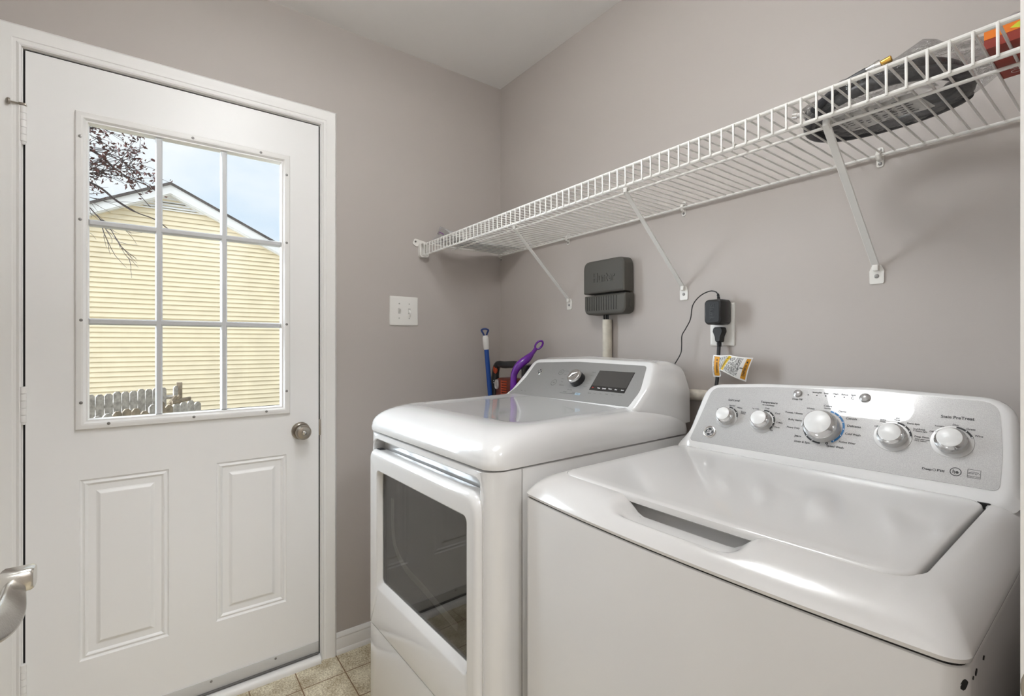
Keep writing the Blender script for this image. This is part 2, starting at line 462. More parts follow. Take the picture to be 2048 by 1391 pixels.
mb.build('muntin_grid', mat('grey_muntin', (0.60, 0.61, 0.62), 0.4), D0, ang=20)
mb = MB(); mb.box(-0.024, -0.020, gy0 + 0.0005, gy1 - 0.0005, gz0 + 0.0005, gz1 - 0.0005)
mb.build('window_glass', M_glass, D0, smooth=False)
scr = MB()
mb = MB(); mb.lathe([(0.0045, 0.0), (0.0045, 0.0012), (0.002, 0.002)], (0.0118, -1.553, 1.806), (1, 0, 0), 10)
s0 = mb.build('screw', M_screw, wf)
for (y, z) in [(-1.27, 1.872), (-1.065, 1.872), (-0.979, 1.809), (-0.979, 1.557), (-0.979, 1.254), (-0.979, 1.006), (-1.047, 0.936), (-1.267, 0.936), (-1.487, 0.936), (-1.551, 1.004), (-1.551, 1.253), (-1.553, 1.556)]:
    c = s0.copy(); COL.objects.link(c); c.parent = wf; c.location = (0, y + 1.553, z - 1.806)
# sweep
mb = MB(); mb.box(0.0, 0.004, DY0 + 0.01, DY1 - 0.001, -0.010, 0.030, 0.001)
sw = mb.build('door_sweep', M_alu, D0, ang=40)
mb = MB(); mb.box(0.0, 0.010, DY0 + 0.01, DY1 - 0.001, -0.0145, -0.010, 0.0015); mb.box(0.0, 0.007, DY0 + 0.01, DY1 - 0.001, -0.0185, -0.0145); mb.build('rubber_strip', mat('grey_rubber', (0.15, 0.145, 0.14), 0.6), sw)
for y in (-1.217, -1.015, -1.45):
    mb = MB(); mb.lathe([(0.0042, 0), (0.0042, 0.001), (0.0015, 0.002)], (0.004, y, 0.022), (1, 0, 0), 10); mb.build('screw', M_screw, sw)
# knob
mb = MB(); mb.lathe([(0.033, 0.0), (0.033, 0.004), (0.030, 0.009), (0.026, 0.011), (0.025, 0.012)], (0, -0.928, 0.852), (1, 0, 0), 32)
kn = mb.build('door_knob', M_antique, D0)
mb = MB(); mb.lathe([(0.012, 0.011), (0.012, 0.024), (0.018, 0.028), (0.025, 0.035), (0.0275, 0.043), (0.027, 0.051), (0.022, 0.058), (0.012, 0.0605), (0.0085, 0.0605), (0.0083, 0.058), (0.0001, 0.058)], (0, -0.928, 0.852), (1, 0, 0), 32)
mb.build('knob_grip', M_antique, kn, ang=30)
mb = MB(); mb.lathe([(0.0072, 0.056), (0.0072, 0.0615), (0.006, 0.0622)], (0, -0.928, 0.852), (1, 0, 0), 16); mb.box(0.0615, 0.0645, -0.9295, -0.9265, 0.8468, 0.8572, 0.0007)
mb.build('turn_button', M_nickel, kn)
mb = MB(); mb.box(-0.004, 0.0006, DY1 + 0.0015, DY1 + 0.020, 0.827, 0.888, 0.0003)
struct(mb.build('trim_5', M_antique))       # strike plate let into the jamb
# hinges
for i, zc in enumerate((1.811, 1.008, 0.213)):
    h_ = MB()
    for k in range(5):
        z0 = zc - 0.051 + k * 0.0204
        h_.lathe([(0.0066, z0 + 0.0004), (0.0074, z0 + 0.0009), (0.0074, z0 + 0.0195), (0.0066, z0 + 0.020)], (0.0075, DY0 - 0.0030, 0), (0, 0, 1), 14)
    h_.lathe([(0.0045, zc - 0.058), (0.006, zc - 0.055), (0.005, zc - 0.051)], (0.0075, DY0 - 0.003, 0), (0, 0, 1), 12)
    hg = h_.build('hinge', M_trim, D0, ang=40)
    if i == 0:
        p = MB(); p.box(-0.001, 0.016, DY0 - 0.012, DY0 + 0.004, zc + 0.051, zc + 0.0585, 0.002)
        p.tube([(0.010, DY0 - 0.010, zc + 0.055), (0.016, DY0 - 0.020, zc + 0.0535), (0.020, DY0 - 0.028, zc + 0.0525)], 0.0026, 8)
        p.lathe([(0.003, 0), (0.009, 0.002), (0.0095, 0.006), (0.006, 0.009)], (0.0195, DY0 - 0.027, zc + 0.0525), (0.35, -0.94, 0), 16)
        p.build('pin_stop', M_antique, hg)

# ------------------------------------------------------------------ doorway by the camera: lining, strike, open door with lever
mb = MB()
mb.box(1.8855, 2.0005, JY1 - 0.0002, JY1 + 0.018, FZ, 2.03, 0.0008); mb.box(1.8855, 2.0005, JY0 - 0.018, JY0 + 0.0002, FZ, 2.03, 0.0008)
mb.box(1.8855, 2.0005, JY0, JY1, 2.012, 2.03)
j = struct(mb.build('trim_6', M_trim, ang=40))
mb = MB(); mb.lathe([(0.0001, 0), (0.028, 0), (0.027, 0.0012), (0.0001, 0.0012)], (1.9135, JY1 - 0.0002, 0.930), (0, -1, 0), 32); mb.build('strike_plate', M_antique, j)
mb = MB(); mb.box(1.125, 1.872, -1.583, -1.548, FZ + 0.012, 2.0, 0.002)
d2 = struct(mb.build('door_2', M_door))
lv = MB()
# rose and spindle, then a wave lever that runs back towards the hinge side
lv.lathe([(0.032, 0), (0.032, 0.005), (0.027, 0.010), (0.0085, 0.012), (0.0080, 0.044)], (1.197, -1.548, 0.922), (0, 1, 0), 28)
lh = lv.build('lever_handle', M_nickel, d2, ang=35)
lv = MB()
lv.loft([[(1.197 + a, y, 0.922 + c) for a, c in rrect(-0.0125 - g, 0.0125 + g, -0.0125 - g, 0.0120 + g, 0.007, 1, 4)] for y, g in ((-1.5055, -0.0015), (-1.503, 0), (-1.481, 0.0), (-1.4785, -0.0015))], True, True)
bl = []
cen = catmull([(1.199, -1.492, 0.920), (1.220, -1.491, 0.9165), (1.240, -1.490, 0.909), (1.270, -1.491, 0.908), (1.300, -1.494, 0.911), (1.330, -1.499, 0.917)], 4)
for k, p in enumerate(cen):
    t = k / (len(cen) - 1)
    w = 0.0075 + 0.0095 * sin(pi * min(1.0, t * 1.05)); th = 0.0040; tw = 0.95 - 0.55 * t
    ca, sa = cos(tw), sin(tw)
    bl.append([(p.x, p.y + c * ca - a * sa * 0.8, p.z + a * ca + c * sa) for a, c in rrect(-w, w, -th, th, 0.004, 2, 3)])
lv.loft(bl, True, True)
lv.build('lever_grip', M_nickel, lh, ang=40)

# ------------------------------------------------------------------ ceiling light (the room's lamp)
cl = thing('ceiling_light', 'white square frosted drum light hanging just below the ceiling', 'ceiling light', (1.13, -1.085, CZ))
mb = MB()
mb.loft([[(x, y, z) for x, y in rrect(1.13 - s, 1.13 + s, -1.085 - s, -1.085 + s, 0.05, 1, 5)] for s, z in ((0.07, CZ), (0.07, CZ - 0.018), (0.016, CZ - 0.022), (0.012, CZ - 0.043))], True, True)
mb.build('lamp_base', M_trim, cl)
mb = MB()
mb.loft([[(x, y, z) for x, y in rrect(1.13 - s, 1.13 + s, -1.085 - s, -1.085 + s, 0.05, 1, 5)] for s, z in ((0.10, CZ - 0.040), (0.158, CZ - 0.046), (0.168, CZ - 0.065), (0.168, CZ - 0.105), (0.158, CZ - 0.126), (0.10, CZ - 0.135))], True, True)
mb.build('diffuser', mat('lamp_diffuser', (0.9, 0.9, 0.88), 0.5, emit=((0.95, 0.98, 1.0), CEIL_EMIT)), cl)

# ------------------------------------------------------------------ appliances: helpers
def rpoly(pts, n_tot_edges=6, nc=6):
    """closed polygon with rounded corners; pts = (u, v, r); equal topology for equal point counts"""
    out = []; m = len(pts)
    for i in range(m):
        p0, p1, p2 = Vector(pts[i - 1][:2]), Vector(pts[i][:2]), Vector(pts[(i + 1) % m][:2])
        a = (p0 - p1).normalized(); b_ = (p2 - p1).normalized()
        r = pts[i][2]; ang = a.angle(b_)
        d = min(r / math.tan(ang / 2), (p0 - p1).length * 0.48, (p2 - p1).length * 0.48)
        s, e = p1 + a * d, p1 + b_ * d
        for k in range(nc + 1):
            t = k / nc
            out.append(tuple(s * (1 - t) ** 2 + p1 * 2 * t * (1 - t) + e * t * t))
        nx0 = Vector(pts[(i + 1) % m][:2]); q = Vector(pts[(i + 2) % m][:2])
        b2 = (p1 - nx0).normalized(); c2 = (q - nx0).normalized()
        d2_ = min(pts[(i + 1) % m][2] / math.tan(b2.angle(c2) / 2), (p1 - nx0).length * 0.48, (q - nx0).length * 0.48)
        e2 = nx0 + b2 * d2_
        for k in range(1, n_tot_edges):
            f = k / n_tot_edges
            out.append((e.x + (e2.x - e.x) * f, e.y + (e2.y - e.y) * f))
    return out
def smooth01(x): x = max(0.0, min(1.0, x)); return x * x * (3 - 2 * x)
def plane(y0, z0, y1, z1):
    Ln = hypot(y1 - y0, z1 - z0); ty, tz = (y1 - y0) / Ln, (z1 - z0) / Ln
    return lambda u, s, n=0.0: Vector((u, y0 + ty * s - tz * n, z0 + tz * s + ty * n))
def grow(pts, du, dv0, dv1, vmid):
    cu = sum(p[0] for p in pts) / len(pts)
    return [(p[0] + (du if p[0] > cu else -du), p[1] + (dv1 if p[1] > vmid else dv0), p[2] + du) for p in pts]

def monogram(mb, fn, cu, cv, r, lift):
    # round badge with a script monogram: dark disc, fine ring, four swirls and the two letters
    mb.mi = 0; disc(mb, fn, cu, cv, r * 0.86, lift, 32)
    mb.mi = 1; l2 = lift + 0.0003
    ring_arc(mb, fn, cu, cv, r * 0.74, r * 0.80, 0, 360, l2, 32)
    for k in range(4):
        a = 45 + 90 * k
        ring_arc(mb, fn, cu + r * 0.56 * cos(radians(a)), cv + r * 0.56 * sin(radians(a)), r * 0.10, r * 0.17, a - 150, a + 110, l2, 14)
    text_into(mb, 'GE', fn, cu, cv, width=r * 0.92, height=r * 0.60, lift=l2, bold=0.02)

def knob(root, fn, u, s, rb, hb, name, m_body, m_ring, m_cap, pointer=200, collar=True):
    o = fn(u, s, 0); ax = (fn(u, s, 1) - o).normalized()
    mb = MB()
    mb.lathe([(rb * 1.02, 0.001), (rb, 0.003), (rb * 0.97, hb * 0.55)], o, ax, 40)
    kb = mb.build(name, m_body, root, ang=40)
    mb = MB(); mb.lathe([(rb * 0.98, hb * 0.55), (rb * 0.95, hb * 0.62), (rb * 0.80, hb * 0.97), (rb * 0.76, hb)], o, ax, 40, cap=False)
    mb.build('chrome_ring', m_ring, kb, ang=50)
    mb = MB(); mb.lathe([(rb * 0.77, hb * 0.97), (rb * 0.76, hb * 1.0), (rb * 0.70, hb * 1.03), (0.0002, hb * 1.045)], o, ax, 40)
    mb.build('knob_cap', m_cap, kb, ang=40)
    if collar:
        mb = MB(); mb.lathe([(rb * 1.32, 0.0002), (rb * 1.28, 0.0014), (rb * 1.05, 0.0018)], o, ax, 40)
        mb.build('collar', mat('pearl_collar', (0.50, 0.49, 0.48), 0.3, 0.2), root, ang=40)
    # pointer notch
    a = radians(pointer)
    mb = MB()
    p = lambda f, w, h: fn(u + rb * f * cos(a) - w * sin(a), s + rb * f * sin(a) + w * cos(a), h)
    w = rb * 0.09
    mb.loft([[p(0.99, -w, hb * 0.60), p(0.99, w, hb * 0.60), p(0.80, w, hb * 1.01), p(0.80, -w, hb * 1.01)], [p(1.03, -w, hb * 0.60), p(1.03, w, hb * 0.60), p(0.81, w, hb * 1.05), p(0.81, -w, hb * 1.05)]], True, True)
    mb.build('pointer', M_whiteprint if m_cap is not M_chrome else M_black, kb, smooth=False)
    return kb

# ------------------------------------------------------------------ dryer (local frame: x across, y back from the front, z up from the floor level FZ)
dry = thing('clothes_dryer', 'white front loading dryer with smoked glass door and grey control panel, left of the washer', 'dryer', (0.794, -0.824, FZ), (0, 0, 0.028), org=(0, 0, FZ))
hw = 0.333; SE = 0.914; DEP = 0.745
mb = MB(); mb.box(-hw, hw, 0.082, DEP, FZ + 0.012, SE - 0.003, 0.004)
for x in (-0.28, 0.28):
    for y in (0.15, 0.68): mb.lathe([(0.02, FZ), (0.02, FZ + 0.012), (0.01, FZ + 0.014)], (x, y, 0), (0, 0, 1), 16)
mb.build('cabinet', M_white, dry)
# front panel with recessed door opening
mb = MB()
ne, nc = 10, 5
loops = []
def XZ(y, x0, x1, z0, z1, r): return [Vector((x, y, z)) for x, z in rrect(x0, x1, z0, z1, r, ne, nc)]
loops.append(XZ(0.080, -hw, hw, FZ + 0.014, SE - 0.003, 0.001))
for k in range(9):
    a = pi / 2 * k / 8
    i = 0.045 * (1 - cos(a))
    loops.append(XZ(0.052 - 0.050 * sin(a), -hw + i, hw - i, FZ + 0.014 + 0.003 * (1 - cos(a)), SE - 0.003 - 0.004 * (1 - cos(a)), 0.001))
ox0, ox1, oz0, oz1 = -0.290, 0.300, 0.335, 0.893
loops.append(XZ(0.0, ox0 - 0.003, ox1 + 0.003, oz0 - 0.003, oz1 + 0.003, 0.035))
loops.append(XZ(0.002, ox0, ox1, oz0, oz1, 0.033))
loops.append(XZ(0.012, ox0 + 0.001, ox1 - 0.001, oz0 + 0.001, oz1 - 0.001, 0.032))
loops.append(XZ(0.034, ox0 + 0.002, ox1 - 0.002, oz0 + 0.002, oz1 - 0.010, 0.028))
mb.loft(loops, False, True)
mb.build('front_panel', M_white, dry, ang=28)
# door
def XZd(y, x0, x1, z0, z1, rb, rt, rtl):
    return [Vector((u, y, v)) for u, v in rpoly([(x1, z0, rb), (x1, z1, rt), (x0, z1, rtl), (x0, z0, rb)], ne + 1, nc)]
mb = MB(); loops = []
dx0, dx1, dz0, dz1 = ox0 + 0.003, ox1 - 0.003, oz0 + 0.004, 0.861
gx0, gx1, gz0_, gz1_ = -0.224, 0.250, 0.476, 0.801
loops.append(XZd(0.026, dx0, dx1, dz0, dz1, 0.004, 0.038, 0.012))
for k in range(7):
    a = pi / 2 * k / 6; i = 0.014 * (1 - cos(a))
    loops.append(XZd(0.004 - 0.017 * sin(a), dx0 + i * 0.5, dx1 - i, dz0 + i * 0.12, dz1 - i * 1.3, 0.006, 0.042, 0.014))
loops.append(XZ(-0.013, gx0 - 0.010, gx1 + 0.009, gz0_ - 0.021, gz1_ + 0.008, 0.016))
loops.append(XZ(-0.011, gx0 - 0.007, gx1 + 0.006, gz0_ - 0.016, gz1_ + 0.005, 0.014))
loops.append(XZ(0.002, gx0, gx1, gz0_, gz1_, 0.012))
loops.append(XZ(0.012, gx0 - 0.002, gx1 + 0.002, gz0_ - 0.002, gz1_ + 0.002, 0.012))
mb.loft(loops)
dd = mb.build('door', M_white, dry, ang=28)
mb = MB(); mb.loft([XZ(y, gx0 - 0.001, gx1 + 0.001, gz0_ - 0.001, gz1_ + 0.001, 0.012) for y in (0.0035, 0.0065)], True, True)
mb.build('door_glass', M_smoke, dd, smooth=False)
mb = MB(); mb.loft([XZ(0.0255, dx0 + 0.01, dx1 - 0.01, dz0 + 0.02, dz1 - 0.02, 0.02), XZ(0.024, dx0 + 0.01, dx1 - 0.01, dz0 + 0.02, dz1 - 0.02, 0.02)], True, True)
mb.build('inner_door', mat('inner_door_grey', (0.075, 0.073, 0.070), 0.6), dd, smooth=False)
# curved light band inside the glass (edge of the drum opening)
mb = MB()
arc = catmull([(-0.198, 0.725), (-0.196, 0.64), (-0.175, 0.585), (-0.11, 0.55), (0.0, 0.535), (0.10, 0.520), (0.165, 0.512)], 8)
mb.tube([(p.x, 0.0215, p.y) for p in arc], 0.011, 8, flat=0.15, up=(0, 0, 1))
mb.build('inner_rim', mat('inner_rim_grey', (0.80, 0.79, 0.77), 0.5), dd)
mb = MB(); mb.loft([XZ(0.0015, dx0, dx1, FZ + 0.03, oz0 + 0.001, 0.004)] + [XZ(0.0005 - 0.0125 * sin(pi / 2 * k / 6), dx0 + 0.007 * (1 - cos(pi / 2 * k / 6)), dx1 - 0.014 * (1 - cos(pi / 2 * k / 6)), FZ + 0.03, oz0 + 0.001 - 0.0012 * (k == 6), 0.004) for k in range(7)], True, True)
mb.build('lower_panel', M_white, dry, ang=28)
# latch pocket at the top left of the door and hinge slots at the right
mb = MB(); mb.box(dx0 + 0.012, dx0 + 0.040, 0.004, 0.022, 0.8595, 0.8618); mb.build('latch_slot', M_dark, dd, smooth=False)
for z in (0.775, 0.455):
    mb = MB(); mb.box(dx1 - 0.0005, dx1 + 0.0026, 0.0045, 0.020, z, z + 0.036); mb.build('hinge_slot', M_dark, dry, smooth=False)
# rolled top
mb = MB(); loops = []
def XY(z, x0, x1, y0, y1, r, slope=0.0): return [Vector((x, y, z + slope * (y - y0))) for x, y in rrect(x0, x1, y0, y1, r, 12, 6)]
loops.append(XY(SE - 0.001, -hw + 0.004, hw - 0.004, 0.004, DEP - 0.004, 0.040))
loops.append(XY(SE + 0.001, -hw, hw, 0.0, DEP, 0.042))
loops.append(XY(SE + 0.012, -hw - 0.001, hw + 0.001, -0.002, DEP, 0.042))
loops.append(XY(SE + 0.018, -hw, hw, 0.0, DEP, 0.042))
for k in range(1, 13):
    a = pi / 2 * k / 12; c = 1 - cos(a)
    loops.append(XY(SE + 0.018 + 0.060 * sin(a), -hw + 0.060 * c, hw - 0.060 * c, 0.105 * c, DEP - 0.002, 0.042 + 0.045 * c, 0.006 * sin(a)))
z9 = SE + 0.078
loops.append(XY(z9 + 0.0006, -hw + 0.075, hw - 0.075, 0.130, DEP - 0.01, 0.075, 0.018))
loops.append(XY(z9 - 0.0006, -hw + 0.083, hw - 0.083, 0.140, DEP - 0.02, 0.070, 0.019))
mb.loft(loops, True, True)
mb.build('top_panel', M_white, dry, ang=40)
# console
DP = plane(0.525, 1.000, 0.620, 1.110)
so = [(-0.287, -0.004, 0.004), (-0.262, 0.026, 0.05), (-0.245, 0.075, 0.06), (-0.238, 0.146, 0.014), (-0.03, 0.158, 0.5), (0.258, 0.152, 0.014), (0.279, 0.060, 0.08), (0.265, 0.002, 0.004)]
sil = rpoly(so)
mb = MB()
r1 = rpoly(grow(so, 0.016, -0.012, 0.012, 0.05)); r1b = rpoly(grow(so, 0.024, -0.016, 0.020, 0.05)); r2 = rpoly(grow(so, 0.031, -0.018, 0.026, 0.05))
bk = [(-0.331, 0.0, 0.004), (-0.331, 0.05, 0.05), (-0.320, 0.105, 0.06), (-0.285, 0.184, 0.06), (-0.03, 0.194, 0.5), (0.302, 0.184, 0.06), (0.330, 0.10, 0.08), (0.331, 0.0, 0.004)]
def mix(a, b_, t): return [pa.lerp(pb, t) for pa, pb in zip(a, b_)]
A0 = [DP(u, s, -0.002) for u, s in sil]
A1 = [DP(u, s, 0.0) for u, s in sil]
A2 = [DP(u, s, 0.0) for u, s in r1]; A3 = [DP(u, s, -0.004) for u, s in r1b]; A4 = [DP(u, s, -0.014) for u, s in r2]
B0 = [Vector((u, 0.700, 0.945 + v)) for u, v in rpoly(bk)]
B1 = [Vector((u * 0.995, 0.738, 0.945 + v * 0.96)) for u, v in rpoly(bk)]
mb.loft([A0, A1, A2, A3, A4, mix(A4, B0, 0.2), mix(A4, B0, 0.4), mix(A4, B0, 0.6), mix(A4, B0, 0.8), B0, B1], True, True)
mb.build('console', M_white, dry, ang=45)
mb = MB()
mb.loft([[DP(u, s, -0.0015) for u, s in sil], [DP(u, s, 0.0006) for u, s in sil]], True, True)
cpn = mb.build('control_panel', M_silver2, dry, smooth=False)
cu, cs = (-0.008, 0.072)
mb = MB(); LEG = {}
f = DP; lf = 0.0009
for tx, u, s, w in (('Mixed Load', -0.0537, 0.1148, 0.020), ('Towels', -0.0515, 0.0998, 0.012), ('Casuals', -0.0525, 0.0818, 0.014), ('Jeans', -0.0474, 0.0683, 0.010), ('Delicates', -0.0406, 0.0554, 0.022),
                    ('Steam', 0.0700, 0.1164, 0.013), ('Dewrinkle', 0.0700, 0.1026, 0.013), ('Quick Dry', 0.0700, 0.0875, 0.013), ('Warm Up', 0.0690, 0.0712, 0.012), ('Timed Dry', 0.0660, 0.0574, 0.015),
                    ('Eco Dry', 0.0091, 0.0391, 0.020), ('Less', -0.0071, 0.0304, 0.014), ('Energy', 0.0319, 0.0304, 0.012),
                    ('Signal', 0.0983, 0.0346, 0.012), ('Volume', 0.1199, 0.0357, 0.010), ('Damp', 0.1433, 0.0366, 0.008), ('Sheets', 0.167, 0.0375, 0.012), ('Extend', 0.1903, 0.0376, 0.011), ('My Cycle', 0.2179, 0.0384, 0.013),
                    ('Lock', -0.246, 0.0145, 0.007), ('Wifi', -0.2225, 0.0145, 0.008), ('Filter', -0.2007, 0.0145, 0.008)):
    key = 'icon_legend' if u < -0.19 else 'cycle_legend' if u < 0.08 and s > 0.045 else 'eco_legend' if u < 0.08 else 'display_legend'
    text_into(LEG.setdefault(key, MB()), tx, f, u, s, width=w, lift=lf)
for key, m_ in LEG.items(): m_.build(key, M_greyprint, cpn, smooth=False)
for u, s, r in ((-0.0770, 0.1082, 0.0115),): ring_arc(mb, f, u, s, r * 0.9, r, 0, 360, lf, 32)
ring_arc(mb, f, -0.0770, 0.1082, 0.003, 0.004, -230, 50, lf, 16); mb.face([mb.bm.verts.new(f(-0.0770 + a, 0.1082 + c, lf)) for a, c in ((-0.0005, 0.001), (0.0005, 0.001), (0.0005, 0.005), (-0.0005, 0.005))])
mb.build('power_symbol', M_greyprint, cpn, smooth=False); mb = MB(); ring_arc(mb, f, -0.0843, 0.0626, 0.0113, 0.0125, 0, 360, lf, 32)
mb.face([mb.bm.verts.new(f(-0.0880 + a, 0.0626 + c, lf)) for a, c in ((0, -0.0025), (0.004, 0), (0, 0.0025))])
for a0 in (0.0052, 0.0075): mb.face([mb.bm.verts.new(f(-0.0880 + a0 + a, 0.0626 + c, lf)) for a, c in ((0, -0.0025), (0.001, -0.0025), (0.001, 0.0025), (0, 0.0025))])
mb.build('start_symbol', M_greyprint, cpn, smooth=False); mb = MB()
mb.face([mb.bm.verts.new(f(a, c, lf)) for a, c in ((-0.028, 0.0232), (0.039, 0.0248), (0.039, 0.0268), (-0.028, 0.0240))])
mb.mi = 1
mb.face([mb.bm.verts.new(f(a, c, lf)) for a, c in ((0.041, 0.0222), (0.063, 0.0222), (0.063, 0.0312), (0.041, 0.0312))])
mb.mi = 0
text_into(mb, 'Max', f, 0.052, 0.0267, width=0.011, lift=lf + 0.0003)
mb.build('eco_bar', [M_greyprint, mat('pale_blue_print', (0.30, 0.40, 0.50), 0.5)], cpn, smooth=False)
# badge
mb = MB(); mb.lathe([(0.0135, 0.0005), (0.0135, 0.002), (0.0120, 0.0028), (0.0001, 0.0028)], f(-0.186, 0.1045), f(0, 0, 1) - f(0, 0, 0), 32)
bd = mb.build('round_badge', M_chrome, cpn)
mb = MB(); monogram(mb, f, -0.186, 0.1045, 0.0130, 0.0030); mb.build('badge_monogram', [M_print, mat('badge_silver', (0.70, 0.69, 0.68), 0.35, 0.4)], cpn, smooth=False)
# display
mb = MB(); mb.loft([[f(u, s, n) for u, s in rrect(0.0897, 0.2290, 0.0465, 0.1248, 0.001, 1, 2)] for n in (0.0002, 0.0012)], True, True)
ds = mb.build('display', mat('display_glass', (0.022, 0.021, 0.021), 0.06, coat=0.5), cpn, smooth=False)
mb = MB(); mb.mi = 0
for tx, u, w in (('Time', 0.1246, 0.012), ('Level', 0.1467, 0.014), ('Temp', 0.1697, 0.014), ('Eco', 0.1931, 0.009), ('Start', 0.2174, 0.010)): text_into(mb, tx, f, u, 0.0566, width=w, lift=0.0015, bold=0.02)
mb.mi = 1; text_into(mb, 'Off', f, 0.1001, 0.0564, width=0.008, lift=0.0015, bold=0.02)
mb.mi = 2; mb.face([mb.bm.verts.new(f(a, c, 0.0014)) for a, c in ((0.0910, 0.0640), (0.2277, 0.0640), (0.2277, 0.1238), (0.0910, 0.1238))])
mb.build('display_lettering', [M_whiteprint, M_redprint, mat('display_window', (0.055, 0.053, 0.051), 0.12, coat=0.4)], ds, smooth=False)
# knob
o = f(0.0205, 0.0800); ax = (f(0, 0, 1) - f(0, 0, 0)).normalized()
mb = MB(); mb.lathe([(0.0275, 0.0006), (0.027, 0.003), (0.0255, 0.0205), (0.0245, 0.022)], o, ax, 48)
kd = mb.build('cycle_knob', M_black, dry, ang=40)
mb = MB(); mb.lathe([(0.0258, 0.0215), (0.0262, 0.0235), (0.0245, 0.029), (0.0225, 0.0305), (0.0001, 0.0310)], o, ax, 48); mb.build('knob_cap', mat('satin_metal', (0.60, 0.59, 0.58), 0.25, 1.0), kd, ang=25)
mb = MB(); mb.mi = 0
for a, c in ((f(0.0205 - 0.012, 0.080 - 0.011, 0.0306), f(0.0205 + 0.012, 0.080 + 0.011, 0.0306)),):
    mb.tube([a, a.lerp(c, 0.5) + ax * 0.004, c], [0.0012, 0.0035, 0.0012], 8)
mb.build('grip_ridge', M_chrome, kd)

# ------------------------------------------------------------------ washer
was = thing('washing_machine', 'white top loading washer with five dial silver control panel, nearest the doorway', 'washing machine', (1.494, -0.757, FZ), (0, 0, 0.013), org=(0, 0, FZ))
hw = 0.343; SE = 0.866; DEP = 0.655
def bow(v):
    w = max(0.0, min(1.0, (0.30 - v.y) / 0.30))
    v.y += -0.018 * (1 - (v.x / 0.343) ** 2) * w + 0.010 * w
    return v
mb = MB(); loops = []
def XYw(z, i, r, y1=DEP): return [bow(Vector((x, y, z))) for x, y in rrect(-hw + i, hw - i, i, y1 - i, r, 16, 6)]
mb.loft([XYw(FZ + 0.02, 0.006, 0.018), XYw(FZ + 0.024, 0.001, 0.021), XYw(SE - 0.007, 0.001, 0.021), XYw(SE - 0.0035, 0.002, 0.020), XYw(SE - 0.0022, 0.0040, 0.019)], True, True)
for x in (-0.29, 0.29):
    for y in (0.06, 0.60): mb.lathe([(0.02, FZ), (0.02, FZ + 0.02), (0.012, FZ + 0.022)], (x, y, 0), (0, 0, 1), 16)
cab = mb.build('cabinet', M_white2, was, ang=35)
mb = MB(); mb.loft([XYw(SE - 0.0024, 0.0045, 0.017), XYw(SE + 0.0010, 0.0045, 0.017)], True, True); mb.build('seam_shade', M_dark, cab, smooth=False)  # dark slab in the open seam, painting in the shade of the gap
# top cover with lid opening and hand scoop
LX0, LX1, LY0, LY1 = -0.298, 0.286, 0.071, 0.500
NE = 44
def tz(y): return 0.912 + 0.010 * (y - 0.08)
def scoop(v, k):
    s = smooth01((0.128 - abs(v.x + 0.002)) / 0.050)
    w = smooth01((0.16 - v.y) / 0.05)
    v.z -= 0.030 * s * k * w
    return v
mb = MB(); loops = []
def top_loop(z, x0, x1, y0, y1, r, k, slope=0.0, bw=1.0, deep=0.0):
    out = []
    for x, y in rrect(x0, x1, y0, y1, r, NE, 8):
        v = Vector((x, y, z + slope * (y - y0)))
        if bw: v = bow(v)
        if deep: v.z -= deep * smooth01((v.x - (LX1 - 0.020)) / 0.018) * smooth01((v.y - (LY0 + 0.015)) / 0.07)
        out.append(scoop(v, k))
    return out
loops.append(top_loop(SE + 0.0008, -hw + 0.006, hw - 0.006, 0.006, DEP, 0.020, 0))
loops.append(top_loop(SE + 0.0014, -hw + 0.0008, hw - 0.0008, 0.0008, DEP, 0.022, 0))
loops.append(top_loop(SE + 0.0060, -hw, hw, 0.0, DEP, 0.022, 0))
nr = 16
for q in range(1, nr + 1):
    a0 = radians(32); a = a0 + (pi / 2 - a0) * q / nr; c = (cos(a0) - cos(a)) / cos(a0); sa = (sin(a) - sin(a0)) / (1 - sin(a0))
    i_s = 0.052 * c; i_f = 0.074 * c
    k = smooth01((q / nr - 0.28) / 0.45)
    loops.append(top_loop(SE + 0.006 + 0.039 * sa, -hw + i_s, hw - i_s, i_f, DEP - 0.002, 0.022 + 0.024 * c, k, 0.010 * sa))
zt = SE + 0.045
loops.append(top_loop(zt - 0.0005, LX0 - 0.003, LX1 + 0.010, LY0 - 0.003, LY1 + 0.003, 0.036, 1, 0.010))
loops.append(top_loop(zt - 0.004, LX0 - 0.0015, LX1 + 0.0085, LY0 - 0.001, LY1 + 0.002, 0.036, 1, 0.010))
loops.append(top_loop(zt - 0.008, LX0 + 0.001, LX1 + 0.0075, LY0 + 0.006, LY1 + 0.001, 0.034, 1.0, 0.010, deep=0.012))
loops.append(top_loop(zt - 0.0125, LX0 + 0.004, LX1 + 0.004, LY0 + 0.018, LY1 - 0.002, 0.032, 1.0, 0.010, deep=0.018))
loops.append(top_loop(zt - 0.0135, LX0 + 0.008, LX1 - 0.004, LY0 + 0.030, LY1 - 0.006, 0.040, 0.85, 0.010))
loops.append(top_loop(zt - 0.0135, LX0 + 0.012, LX1 - 0.008, LY0 + 0.042, LY1 - 0.010, 0.036, 0.35, 0.010))
loops.append(top_loop(zt - 0.0135, LX0 + 0.014, LX1 - 0.010, LY0 + 0.050, LY1 - 0.012, 0.034, 0.0, 0.010))
mb.loft(loops, True, True)
mb.build('top_cover', M_white2, was, ang=40)
